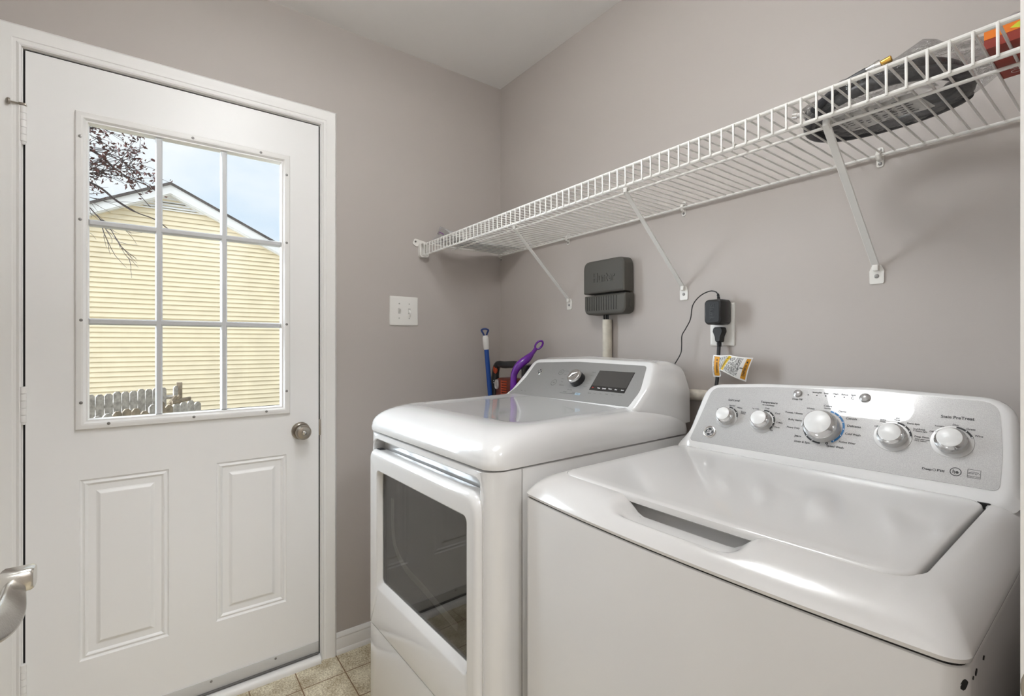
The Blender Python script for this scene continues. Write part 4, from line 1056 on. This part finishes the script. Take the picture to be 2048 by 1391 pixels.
ad = thing('power_adapter', 'black plug-in power adapter with thin cord in the upper outlet socket', 'power adapter', (1.166, -0.0075, 1.236))
mb = MB()
ax0, ax1, az0, az1 = 1.138, 1.194, 1.238, 1.312
mb.loft([[Vector((u, y, v)) for u, v in rrect(ax0 + i, ax1 - i, az0 + i, az1 - i, 0.011 , 2, 5)] for y, i in ((-0.0082, 0.002), (-0.012, 0), (-0.052, 0), (-0.060, 0.0025), (-0.0625, 0.006))], True, True)
ab = mb.build('adapter_body', M_black, ad, ang=35)
mb = MB(); mb.loft([[Vector((u, y, v)) for u, v in rrect(ax0 + 0.0075, ax1 - 0.0075, az0 + 0.0075, az1 - 0.0075, 0.006, 2, 4)] for y in (-0.0624, -0.0629)], True, True)
fp = mb.build('face_plate', mat('matte_black_plastic', (0.020, 0.022, 0.025), 0.6), ab, ang=30)
mb = MB(); text_into(mb, 'Shark', lambda u, v, n: Vector((u, -0.0629 - n, v)), 1.166, 1.275, width=0.048, height=0.016, depth=0.0009, lift=0.0, rot=-pi / 2)
mb.build('raised_lettering', mat('satin_black_plastic', (0.035, 0.037, 0.040), 0.3), fp, smooth=False)
mb = MB(); mb.lathe([(0.0052, 0), (0.0050, 0.004), (0.0036, 0.006), (0.0045, 0.008), (0.0034, 0.012), (0.0042, 0.014), (0.0028, 0.020)], (1.170, -0.034, az1 - 0.002), (-0.15, 0, 1), 12); mb.build('strain_relief', M_rubber, ad)
mb = MB()
cord = catmull([(1.167, -0.034, az1 + 0.016), (1.160, -0.035, az1 + 0.024), (1.142, -0.037, az1 + 0.027), (1.112, -0.039, az1 + 0.015), (1.088, -0.040, az1 - 0.012), (1.080, -0.040, 1.258), (1.060, -0.036, 1.228), (1.046, -0.034, 1.207), (1.045, -0.034, 1.175), (1.041, -0.034, 1.150), (1.018, -0.036, 1.112), (1.009, -0.037, 1.096), (0.984, -0.040, 1.078), (0.955, -0.043, 1.060), (0.935, -0.045, 1.00), (0.932, -0.045, 0.93)], 6)
mb.tube(cord, 0.0017, 8); mb.build('cord', M_rubber, ad)
pc = thing('power_cable', 'thick black power cable with angled plug and a curled warning tag', 'cable', (1.163, -0.0076, 1.226))
mb = MB()
def pl(y, w0, w1, z0, z1, zc): return [Vector((1.163 + u, y, v)) for u, v in rpoly([(-w1, z0, 0.004), (w1, z0, 0.004), (w1 * 1.25, zc - 0.012, 0.01), (w0, zc + 0.003, 0.006), (w0 * 0.85, z1, 0.006), (-w0 * 0.85, z1, 0.006), (-w0, zc + 0.003, 0.006), (-w1 * 1.25, zc - 0.012, 0.01)], 2, 3)]
mb.loft([pl(-0.0082, 0.0165, 0.008, 1.187, 1.231, 1.215), pl(-0.026, 0.0165, 0.008, 1.187, 1.231, 1.215), pl(-0.031, 0.0145, 0.0065, 1.189, 1.229, 1.215)], True, True)
pg = mb.build('plug', M_rubber, pc, ang=40)
mb = MB(); ring_arc(mb, lambda u, v, n: Vector((u, -0.0312, v)), 1.160, 1.219, 0.0045, 0.0055, 0, 360, 0, 20); mb.build('plug_mark', M_black, pg, smooth=False)
mb = MB()
for k in range(4): mb.lathe([(0.0068, 0), (0.0072, 0.001), (0.0072, 0.0022), (0.0062, 0.003)], (1.163, -0.020, 1.1845 - k * 0.0036), (0, 0, 1), 12)
mb.tube(catmull([(1.163, -0.020, 1.188), (1.163, -0.022, 1.17), (1.164, -0.028, 1.13), (1.165, -0.034, 1.08), (1.166, -0.046, 1.035), (1.166, -0.047, 1.00), (1.165, -0.040, 0.80), (1.17, -0.040, 0.5)], 5), 0.0055, 10, flat=0.85)
mb.build('cord', M_rubber, pc)
# warning tag: a stiff printed band wrapped on the cord, curling to the right
top = catmull([(1.1555, -0.0385, 1.1490), (1.180, -0.044, 1.1480), (1.205, -0.056, 1.1490), (1.222, -0.066, 1.1500), (1.238, -0.070, 1.1470), (1.262, -0.062, 1.1445), (1.280, -0.050, 1.1430)], 8)
bot = catmull([(1.1555, -0.0385, 1.0840), (1.180, -0.046, 1.0850), (1.192, -0.060, 1.0950), (1.200, -0.078, 1.1060), (1.214, -0.080, 1.1010), (1.240, -0.068, 1.0860), (1.262, -0.054, 1.0760)], 8)
M_tagp = bpy.data.materials.new('tag_fine_print'); M_tagp.use_nodes = True
t_ = M_tagp.node_tree; b_ = t_.nodes['Principled BSDF']; b_.inputs['Roughness'].default_value = 0.5
tx_ = t_.nodes.new('ShaderNodeTexCoord'); mp2 = t_.nodes.new('ShaderNodeMapping'); mp2.inputs['Scale'].default_value = (1300, 10, 240)
n_ = t_.nodes.new('ShaderNodeTexNoise'); n_.inputs['Scale'].default_value = 1.0; n_.inputs['Detail'].default_value = 3
r_ = t_.nodes.new('ShaderNodeValToRGB'); r_.color_ramp.elements[0].position = 0.44; r_.color_ramp.elements[0].color = (0.10, 0.10, 0.10, 1); r_.color_ramp.elements[1].position = 0.54; r_.color_ramp.elements[1].color = (0.78, 0.78, 0.76, 1)
t_.links.new(tx_.outputs['Object'], mp2.inputs[0]); t_.links.new(mp2.outputs[0], n_.inputs['Vector']); t_.links.new(n_.outputs['Fac'], r_.inputs[0]); t_.links.new(r_.outputs[0], b_.inputs['Base Color'])
M_tago = mat('tag_orange', (0.72, 0.33, 0.02), 0.5); M_tagw = mat('tag_white', (0.84, 0.83, 0.81), 0.5)
mb = MB(); nrow = 16; n_t = len(top)
rows = []
for a, c in zip(top, bot): rows.append([mb.bm.verts.new(Vector(a).lerp(Vector(c), k / nrow) + Vector((0, -0.006 * sin(pi * k / nrow), 0))) for k in range(nrow + 1)])
for i in range(n_t - 1):
    t = (i + 0.5) / (n_t - 1)
    for k in range(nrow):
        s = (k + 0.5) / nrow
        mi = 1
        if s < 0.07 or s > 0.93 or t < 0.02 or t > 0.97: mi = 0
        elif 0.05 < t < 0.17: mi = 2
        elif 0.48 < t < 0.60: mi = 3
        elif 0.90 < t < 0.97: mi = 2
        elif 0.84 < t <= 0.90: mi = 0
        mb.mi = mi; mb.face([rows[i][k], rows[i + 1][k], rows[i + 1][k + 1], rows[i][k + 1]])
mb.mi = 0
wt = mb.build('warning_tag', [M_tagw, M_tagp, M_tago, mat('tag_yellow', (0.70, 0.46, 0.02), 0.5)], pc)
mb = MB()
def on_tag(t, s, n=0.0009):
    i = t * (n_t - 1); i0 = min(int(i), n_t - 2); fr = i - i0
    a = Vector(top[i0]).lerp(Vector(top[i0 + 1]), fr); c = Vector(bot[i0]).lerp(Vector(bot[i0 + 1]), fr)
    return a.lerp(c, s) + Vector((0, -0.006 * sin(pi * s) - n, 0))
for tc_ in (0.11, 0.54, 0.935):
    mb = MB()
    text_into(mb, 'WARNING', lambda u, v, n, tc_=tc_: on_tag(tc_ + v * 0.9, 0.56 + u, n), 0, 0, width=0.50, height=0.050, lift=0.0009, rot=0.0, bold=0.02)
    mb.face([mb.bm.verts.new(on_tag(tc_ + a, 0.20 + c)) for a, c in ((-0.022, 0.045), (0.022, 0.045), (0.0, -0.045))])
    mb.build('warning_word', M_print, wt, smooth=False)
mb = MB(); ring_arc(mb, lambda u, v, n: on_tag(0.87 + u, 0.50 + v), 0, 0, 0.012, 0.030, 0, 360, 0, 16)
mb.build('round_mark', M_print, wt, smooth=False)

# ------------------------------------------------------------------ light switch
ls = thing('light_switch', 'white double toggle light switch plate on the wall beside the door', 'light switch', (0, -0.5095, 1.260))
def YZ(x, y0, y1, z0, z1, r): return [Vector((x, y, z)) for y, z in rrect(y0, y1, z0, z1, r, 2, 4)]
mb = MB(); mb.loft([YZ(x, -0.574 + i, -0.445 - i, 1.2605 + i, 1.3855 - i, 0.004) for x, i in ((0.0003, 0), (0.003, 0), (0.0055, 0.002), (0.0062, 0.005))], True, True)
mb.build('cover_plate', M_plate, ls, ang=30)
for yc, up in ((-0.5325, 1), (-0.4865, -1)):
    mb = MB(); mb.loft([YZ(x, yc - 0.0055, yc + 0.0055, 1.3110, 1.3350, 0.001) for x in (0.0060, 0.0068)], True, True); mb.build('toggle_slot', mat('slot_plastic', (0.55, 0.54, 0.51), 0.5), ls, smooth=False)
    zc = 1.323
    mb = MB(); mb.loft([YZ(0.0064, yc - 0.0045, yc + 0.0045, zc - 0.007, zc + 0.007, 0.002), YZ(0.012, yc - 0.004, yc + 0.004, zc - 0.005 + up * 0.005, zc + 0.005 + up * 0.005, 0.002), YZ(0.0185, yc - 0.0034, yc + 0.0034, zc - 0.003 + up * 0.010, zc + 0.003 + up * 0.010, 0.002)], True, True); mb.build('toggle', M_plate, ls)
    for z in (1.292, 1.354):
        mb = MB(); mb.lathe([(0.0030, 0.006), (0.0026, 0.0075), (0.001, 0.0078)], (0, yc, z), (1, 0, 0), 10); mb.build('screw', mat('ivory_screw', (0.50, 0.49, 0.46), 0.4), ls)

# ------------------------------------------------------------------ things standing in the gap between the dryer and the door wall
M_blue = mat('blue_handle', (0.010, 0.065, 0.30), 0.35); M_navy = mat('navy_rubber', (0.01, 0.035, 0.17), 0.4)
mp_ = thing('mop', 'blue mop handle with white grip and hanging loop standing in the corner', 'mop', (0.112, -0.05, FZ))
TB, TT = Vector((0.112, -0.042, FZ + 0.03)), Vector((0.112, -0.156, 1.158))
dv = (TT - TB).normalized()
mb = MB(); mb.tube([TB, TT], 0.0108, 16); mb.build('pole', M_blue, mp_)
mb = MB(); mb.tube([TT - dv * 0.002, TT + dv * 0.004, TT + dv * 0.035, TT + dv * 0.052, TT + dv * 0.062], [0.0108, 0.0128, 0.0140, 0.0132, 0.010], 16); gp = mb.build('grip', mat('white_grip', (0.78, 0.77, 0.75), 0.4), mp_)
mb = MB(); o = TT + dv * 0.068
r2v = Vector((0.597, 0.802, 0))                                  # sideways direction the loop faces
lpth = catmull([o - dv * 0.014, o + r2v * 0.010 + dv * 0.006, o + r2v * 0.0155 + dv * 0.018, o + r2v * 0.006 + dv * 0.0235, o - r2v * 0.006 + dv * 0.0235, o - r2v * 0.0155 + dv * 0.018, o - r2v * 0.010 + dv * 0.006], 5, closed=True)
mb.tube(lpth, 0.0042, 8, cap=False, closed=True); mb.build('hanging_loop', M_navy, mp_)
mb = MB(); mb.box(0.03, 0.19, -0.095, -0.006, FZ, FZ + 0.032, 0.012); mb.build('mop_head', M_blue, mp_)

# cordless vacuum standing behind the dryer
M_vo = mat('vacuum_orange', (0.42, 0.055, 0.012), 0.35); M_vb = mat('vacuum_black', (0.022, 0.021, 0.021), 0.35)
vc = thing('stick_vacuum', 'black and orange cordless vacuum with loop handle behind the dryer', 'vacuum', (0.30, -0.085, FZ))
mb = MB()
hd = catmull([(0.098, -0.10, 0.920), (0.099, -0.10, 0.98), (0.102, -0.10, 1.035), (0.112, -0.10, 1.072), (0.134, -0.10, 1.088), (0.175, -0.098, 1.087), (0.260, -0.092, 1.090), (0.330, -0.085, 1.075)], 6)
mb.tube(hd, [0.019] * 12 + [0.0175] * 12 + [0.0160] * (len(hd) - 24), 12); mb.build('handle', M_vb, vc)
mb = MB(); mb.lathe([(0.0001, 0.020), (0.007, 0.0195), (0.011, 0.016), (0.0115, 0.010)], (0.110, -0.10, 1.062), (0.62, -0.76, 0.15), 16)
for v in mb.bm.verts: v.co.z = 1.062 + (v.co.z - 1.062) * 1.9
mb.build('trigger', M_vo, vc)
for z in (1.012, 1.002):
    mb = MB(); mb.lathe([(0.0022, 0.016), (0.0018, 0.0185), (0.0005, 0.019)], (0.101, -0.10, z), (0.55, -0.83, 0), 10); mb.build('indicator_lamp', M_whiteprint, vc)
mb = MB(); mb.box(0.150, 0.300, -0.138, -0.045, 0.88, 1.030, 0.020, 4); bdv = mb.build('body', mat('vacuum_dark_red', (0.12, 0.025, 0.015), 0.4), vc)
mb = MB(); mb.lathe([(0.046, 0), (0.050, 0.01), (0.050, 0.10), (0.042, 0.116), (0.02, 0.121)], (0.350, -0.075, 0.975), (0, 0, 1), 28); mb.build('dust_cup', mat('dark_clear_plastic', (0.03, 0.029, 0.028), 0.15), vc)
mb = MB()
for k in range(9): mb.box(0.205, 0.245, -0.1405, -0.137, 0.925 + k * 0.011, 0.931 + k * 0.011, 0.001)
mb.box(0.202, 0.209, -0.1402, -0.137, 0.92, 1.022, 0.001)
mb.build('grille', M_vo, bdv)
mb = MB(); mb.tube(catmull([(0.178, -0.142, 1.022), (0.184, -0.143, 1.002), (0.182, -0.143, 0.985), (0.170, -0.143, 0.986), (0.168, -0.143, 1.006), (0.172, -0.142, 1.020)], 5), 0.0042, 8, flat=1.4); mb.build('release_latch', mat('silver_plastic', (0.55, 0.54, 0.53), 0.35, 0.4), bdv)
mb = MB(); mb.tube([(0.24, -0.09, 0.89), (0.24, -0.09, FZ + 0.05)], 0.019, 16); mb.build('tube', mat('grey_tube', (0.30, 0.30, 0.30), 0.3, 0.6), vc)
mb = MB(); mb.box(0.20, 0.40, -0.14, -0.03, FZ, FZ + 0.06, 0.018); mb.build('floor_head', M_vb, vc)

# purple long handled dustpan leaning on the wall
M_pur = mat('purple_plastic', (0.135, 0.012, 0.30), 0.22, coat=0.3)
dp_ = thing('dustpan', 'glossy purple bent plastic handle with hanging loop leaning on the shelf wall', 'cleaning tool', (0.33, -0.20, FZ))
mb = MB()
pth = catmull([(0.335, -0.17, 0.60), (0.335, -0.17, 0.90), (0.337, -0.17, 1.02), (0.343, -0.168, 1.062), (0.362, -0.156, 1.095), (0.374, -0.125, 1.120), (0.366, -0.090, 1.143), (0.352, -0.062, 1.160)], 6)
rr = [0.0135] * 18 + [0.014, 0.0145, 0.015, 0.0155, 0.016, 0.0165] + [0.0165] * 6 + [0.0160, 0.0152, 0.0140, 0.0125, 0.0110, 0.0098] + [0.0088] * 6 + [0.0078] * 6
mb.tube(pth, (rr + [0.0075] * len(pth))[:len(pth)], 14)
mb.build('handle', M_pur, dp_)
mb = MB()
e = Vector((0.352, -0.062, 1.160)); dd_ = Vector((0.35, 0.50, 0.72)).normalized(); sd = Vector((0.597, 0.802, 0)) ; sd = (sd - dd_ * sd.dot(dd_)).normalized()
c_ = e + dd_ * 0.022
mb.tube([c_ + dd_ * (0.021 * cos(2 * pi * k / 20)) + sd * (0.0125 * sin(2 * pi * k / 20)) for k in range(20)], 0.0042, 8, cap=False, closed=True); mb.build('hanging_loop', M_pur, dp_)
mb = MB(); mb.tube([(0.335, -0.17, 0.61), (0.330, -0.21, FZ + 0.10)], 0.012, 12)
mb.loft([[Vector((x, -0.225 - 0.045 * t, z)) for x, z in rrect(0.245 - 0.02 * t, 0.405 + 0.02 * t, FZ, FZ + 0.12 - 0.06 * t, 0.015, 2, 3)] for t in (0.0, 1.0)], True, True)
mb.build('pan', M_pur, dp_)

# ------------------------------------------------------------------ outside: neighbour's house, fences, tree, ground
mb = MB(); mb.box(-26, -0.14, -22, 22, -1.3, -0.62)
gr = mb.build('ground', mat('winter_lawn', (0.20, 0.17, 0.10), 0.9, var=0.3, vscale=2)); gr['kind'] = 'structure'
GX = -10.9; PKY, PKZ, SL = -1.115, 4.66, 0.492
hs = thing('neighbour_house', 'pale yellow sided house gable with white trim seen through the door window', 'house', (GX, PKY, -0.62))
M_sid = mat('cream_siding', (0.78, 0.685, 0.50), 0.5, var=0.05, vscale=3); M_fas = mat('white_fascia', (0.80, 0.80, 0.81), 0.5); M_shg = mat('dark_shingle', (0.085, 0.075, 0.072), 0.85, var=0.3, vscale=8)
HALF = 4.6
def halfw(z): return min(HALF, max(0.02, (PKZ - 0.20 - z) / SL))
mb = MB(); ZB = -0.30; C = 0.1016; z = ZB
while z < PKZ - 0.30:
    w0, w1 = halfw(z), halfw(z + C)
    a = [Vector((GX + 0.028, PKY - w0, z)), Vector((GX + 0.028, PKY + w0, z)), Vector((GX + 0.002, PKY + w1, z + C)), Vector((GX + 0.002, PKY - w1, z + C))]
    vs = [mb.bm.verts.new(p) for p in a]; mb.face(vs)
    u_ = [mb.bm.verts.new(p) for p in (Vector((GX, PKY - w0, z + 0.004)), Vector((GX, PKY + w0, z + 0.004)))]
    mb.face([vs[0], u_[0], u_[1], vs[1]])
    z += C
mb.build('siding', M_sid, hs, smooth=False)
mb = MB(); pf = [(-HALF, ZB), (HALF, ZB), (HALF, PKZ - 0.2 - SL * HALF), (0, PKZ - 0.2), (-HALF, PKZ - 0.2 - SL * HALF)]
mb.loft([[Vector((xx, PKY + u, v)) for u, v in pf] for xx in (GX - 0.002, GX - 7.5)], True, True); mb.build('walls', M_sid, hs, smooth=False)
mb = MB(); mb.box(GX - 7.45, GX - 0.06, PKY - HALF + 0.05, PKY + HALF - 0.05, -0.63, ZB); mb.build('foundation', mat('dark_foundation', (0.06, 0.055, 0.05), 0.9), hs, smooth=False)
for sgn in (-1, 1):
    mb = MB(); ov = 0.30
    e_ = HALF + ov
    pr = [(0, PKZ - 0.035), (sgn * e_, PKZ - 0.035 - SL * e_), (sgn * e_, PKZ - 0.235 - SL * e_), (0, PKZ - 0.235)]
    mb.loft([[Vector((xx, PKY + u, v)) for u, v in pr] for xx in (GX + 0.125, GX + 0.155)], True, True)
    pr2 = [(0, PKZ - 0.150), (sgn * e_, PKZ - 0.150 - SL * e_), (sgn * e_, PKZ - 0.265 - SL * e_), (0, PKZ - 0.265)]
    mb.loft([[Vector((xx, PKY + u, v)) for u, v in pr2] for xx in (GX + 0.010, GX + 0.126)], True, True)
    mb.build('rake_board', M_fas, hs, smooth=False)
    mb = MB()
    pr = [(0, PKZ + 0.005), (sgn * (e_ + 0.05), PKZ + 0.005 - SL * (e_ + 0.05)), (sgn * (e_ + 0.05), PKZ - 0.05 - SL * (e_ + 0.05)), (0, PKZ - 0.05)]
    mb.loft([[Vector((xx, PKY + u, v)) for u, v in pr] for xx in (GX + 0.185, GX - 7.7)], True, True)
    mb.build('roof', M_shg, hs, smooth=False)
mb = MB(); vz0, vz1, vh = 4.075, 4.43, 0.68                      # triangular louvred gable vent
tri = lambda z0, z1, xx: None
mb.loft([[Vector((xx, PKY + u, v)) for u, v in ((-vh, vz0), (vh, vz0), (0, vz1))] for xx in (GX + 0.004, GX + 0.034)], True, False)
def trin(k, xx): 
    cxx, czz = 0, vz0 + (vz1 - vz0) / 3
    return [Vector((xx, PKY + u * k, czz + (v - czz) * k)) for u, v in ((-vh, vz0), (vh, vz0), (0, vz1))]
mb.loft([trin(1.0, GX + 0.034), trin(0.80, GX + 0.034), trin(0.80, GX + 0.012)], False, True)
vt = mb.build('gable_vent', M_fas, hs, smooth=False)
mb = MB()
for k in range(4):
    z = vz0 + 0.045 + k * 0.062
    w = max(0.02, (vz1 - z) / (vz1 - vz0) * vh * 0.86 - 0.05)
    mb.loft([[Vector((GX + 0.012, PKY + s * w, z + 0.035)), Vector((GX + 0.038, PKY + s * w, z)), Vector((GX + 0.040, PKY + s * w, z + 0.005)), Vector((GX + 0.014, PKY + s * w, z + 0.040))] for s in (-1, 1)], True, True)
mb.build('louvres', M_fas, vt, smooth=False)
mb = MB()
for k in range(4):
    z = vz0 + 0.034 + k * 0.062; w = max(0.02, (vz1 - z) / (vz1 - vz0) * vh * 0.86 - 0.05)
    mb.box(GX + 0.0125, GX + 0.016, PKY - w, PKY + w, z, z + 0.016)
mb.build('vent_gaps', mat('vent_gap', (0.10, 0.10, 0.10), 0.9), vt, smooth=False)

M_pk = mat('weathered_wood', (0.36, 0.335, 0.31), 0.9, var=0.35, vscale=14); M_pk2 = mat('brown_weathered_wood', (0.23, 0.185, 0.135), 0.9, var=0.4, vscale=12)
def picket(parent, p, d, w, zt_, zb, m, lean=0.0, name='picket'):
    n_ = Vector((d.y, -d.x, 0)); mb = MB()
    out = [(-w / 2, zb), (w / 2, zb), (w / 2, zt_ - 0.035), (w / 2 - 0.035, zt_), (-w / 2 + 0.035, zt_), (-w / 2, zt_ - 0.035)]
    mb.loft([[Vector((p.x, p.y, 0)) + d * (u + lean * (v - zb)) + n_ * k + Vector((0, 0, v)) for u, v in out] for k in (0, 0.018)], True, True)
    return mb.build(name, m, parent, smooth=False)
fd = Vector((-0.698, 0.716, 0)).normalized()
A = Vector((-7.75, -2.63, 0))
fn_ = thing('picket_fence', 'grey weathered dog-ear picket fence running towards the yellow house', 'fence', (A.x, A.y, -0.62))
rng = random.Random(3)
for k in range(16):
    if k == 14: continue
    picket(fn_, A + fd * (0.146 * k), fd, 0.132, 0.375 + rng.uniform(-0.012, 0.012), -0.60, M_pk)
mb = MB()
for zz in (0.18, -0.35):
    for s in (0,): 
        a, c = A - fd * 0.08 + Vector((fd.y, -fd.x, 0)) * -0.045, A + fd * (0.146 * 15.5) + Vector((fd.y, -fd.x, 0)) * -0.045
        mb.tube([a + Vector((0, 0, zz)), c + Vector((0, 0, zz))], 0.04, 4)
mb.build('rail', M_pk, fn_, smooth=False)
e = A + fd * (0.146 * 15.55); mb = MB(); mb.box(e.x - 0.045, e.x + 0.045, e.y - 0.045, e.y + 0.045, -0.62, 0.44, 0.004); mb.build('post', M_pk2, fn_, smooth=False)
A2 = Vector((-5.42, -2.02, 0))
fb = thing('broken_fence', 'brown broken picket tops of the nearer fence just above the window sill', 'fence', (A2.x, A2.y, -0.62))
hts = [0.30, 0.33, 0.345, 0.355, 0.37, 0.36, 0.31, 0.38, 0.405, 0.345, 0.35, 0.36, 0.365, 0.33]
for k, hgt in enumerate(hts):
    picket(fb, A2 + fd * (0.122 * k), fd, 0.115, hgt, -0.60, M_pk2 if k in (3, 4, 5, 6, 8, 9) else M_pk)
for dx, ln in ((1.23, 0.9), (1.36, -1.1), (1.42, -1.15)):
    p = A2 + fd * dx
    mb = MB(); s = 1 if ln > 0 else -1
    a = p + Vector((0, 0, 0.36)); c = p + fd * (0.24 * s) + Vector((0, 0, 0.36 + (0.03 if s > 0 else -0.01)))
    mb.tube([p + fd * (-0.16 if s < 0 else -0.10) + Vector((0.02, 0.02, 0.455 if s < 0 else 0.375)), c], 0.030, 6, flat=0.5); mb.build('loose_board', M_pk2, fb, smooth=False)
mb = MB(); mb.tube([A2 - fd * 0.08 + Vector((-0.03, -0.03, 0.12)), A2 + fd * 1.72 + Vector((-0.03, -0.03, 0.12))], 0.035, 4); mb.build('rail', M_pk2, fb, smooth=False)

tr = thing('bare_tree', 'bare winter tree with clusters of brown leaves outside the door window', 'tree', (-5.0, -3.6, -0.62))
rng = random.Random(11)
M_bark = mat('bark', (0.055, 0.042, 0.042), 0.9); M_leaf = mat('dry_leaf', (0.085, 0.030, 0.026), 0.7, var=0.5, vscale=5)
mb = MB(); mb.tube(catmull([(-5.0, -3.6, -0.62), (-5.02, -3.58, 0.6), (-4.95, -3.5, 1.8), (-5.0, -3.42, 3.0), (-5.05, -3.5, 4.6)], 5), [0.16] * 8 + [0.12] * 8 + [0.09] * 5, 12); mb.build('trunk', M_bark, tr)
mb = MB(); leaves = []
def grow_b(p, d, length, r, depth):
    n = 5; pts = [p.copy()]; q = p.copy(); dd = d.copy()
    for k in range(n):
        dd = (dd + Vector((rng.uniform(-.16, .16), rng.uniform(-.16, .16), rng.uniform(-.17, .15)))).normalized()
        q = q + dd * (length / n); pts.append(q.copy())
    mb.tube(pts, [r * (1 - 0.55 * k / n) for k in range(n + 1)], 5 if r > 0.006 else 4)
    if depth > 0:
        for k in range(1, n + 1):
            for _ in range(2 if depth > 1 else 1):
                if rng.random() < 0.82:
                    nd = (dd + Vector((rng.uniform(-.7, .7), rng.uniform(-.55, .7), rng.uniform(-.75, .6)))).normalized()
                    grow_b(pts[k], nd, length * rng.uniform(0.38, 0.6), max(0.0022, r * 0.55), depth - 1)
    elif rng.random() < 0.9:
        leaves.append((pts[-1], dd)); 
        if rng.random() < 0.6: leaves.append((pts[3], dd))
grow_b(Vector((-4.95, -3.48, 2.3)), Vector((0.0, 0.78, 0.66)), 1.30, 0.022, 3)
grow_b(Vector((-5.0, -3.42, 2.95)), Vector((-0.05, 0.95, 0.26)), 1.42, 0.020, 3)
grow_b(Vector((-5.0, -3.44, 2.55)), Vector((0.05, 0.93, 0.36)), 1.25, 0.018, 3)
mb.tube(catmull([(-4.95, -3.5, 2.6), (-4.9, -2.6, 3.08), (-4.9, -1.95, 2.92), (-4.9, -1.72, 2.76), (-4.9, -1.55, 2.66), (-4.88, -1.38, 2.60), (-4.9, -1.24, 2.50)], 6), [0.02] * 12 + [0.011] * 12 + [0.006] * 13, 6)
mb.tube(catmull([(-5.0, -2.5, 3.42), (-5.0, -1.95, 3.30), (-5.0, -1.72, 3.12), (-5.0, -1.58, 3.05), (-5.0, -1.44, 3.0), (-5.0, -1.33, 2.93)], 6), [0.012] * 12 + [0.006] * 19, 6)
mb.tube(catmull([(-5.0, -1.62, 3.06), (-5.0, -1.57, 2.95), (-5.0, -1.50, 2.86), (-5.0, -1.42, 2.76)], 5), 0.004, 5)
mb.build('branches', M_bark, tr)
mb = MB()
for p, d in leaves:
    if p.z < 2.80: continue
    for _ in range(rng.randint(1, 4)):
        c = p + Vector((rng.gauss(0, .03), rng.gauss(0, .03), rng.gauss(0, .03)))
        u = Vector((rng.gauss(0, 1), rng.gauss(0, 1), rng.gauss(0, 1))).normalized(); v = u.orthogonal().normalized(); s = rng.uniform(0.016, 0.034)
        w = u.cross(v) * s * 0.25
        mb.face([mb.bm.verts.new(c + x) for x in (u * -s, v * (s * 0.5) + w, u * s, v * (-s * 0.5) + w)])
lv_ = mb.build('dry_leaves', M_leaf, tr, smooth=False); lv_['kind'] = 'stuff'

# ------------------------------------------------------------------ put the floor at z = 0 by lifting the finished scene
for o in list(S.objects):
    if o.parent is None: o.location.z -= FZ
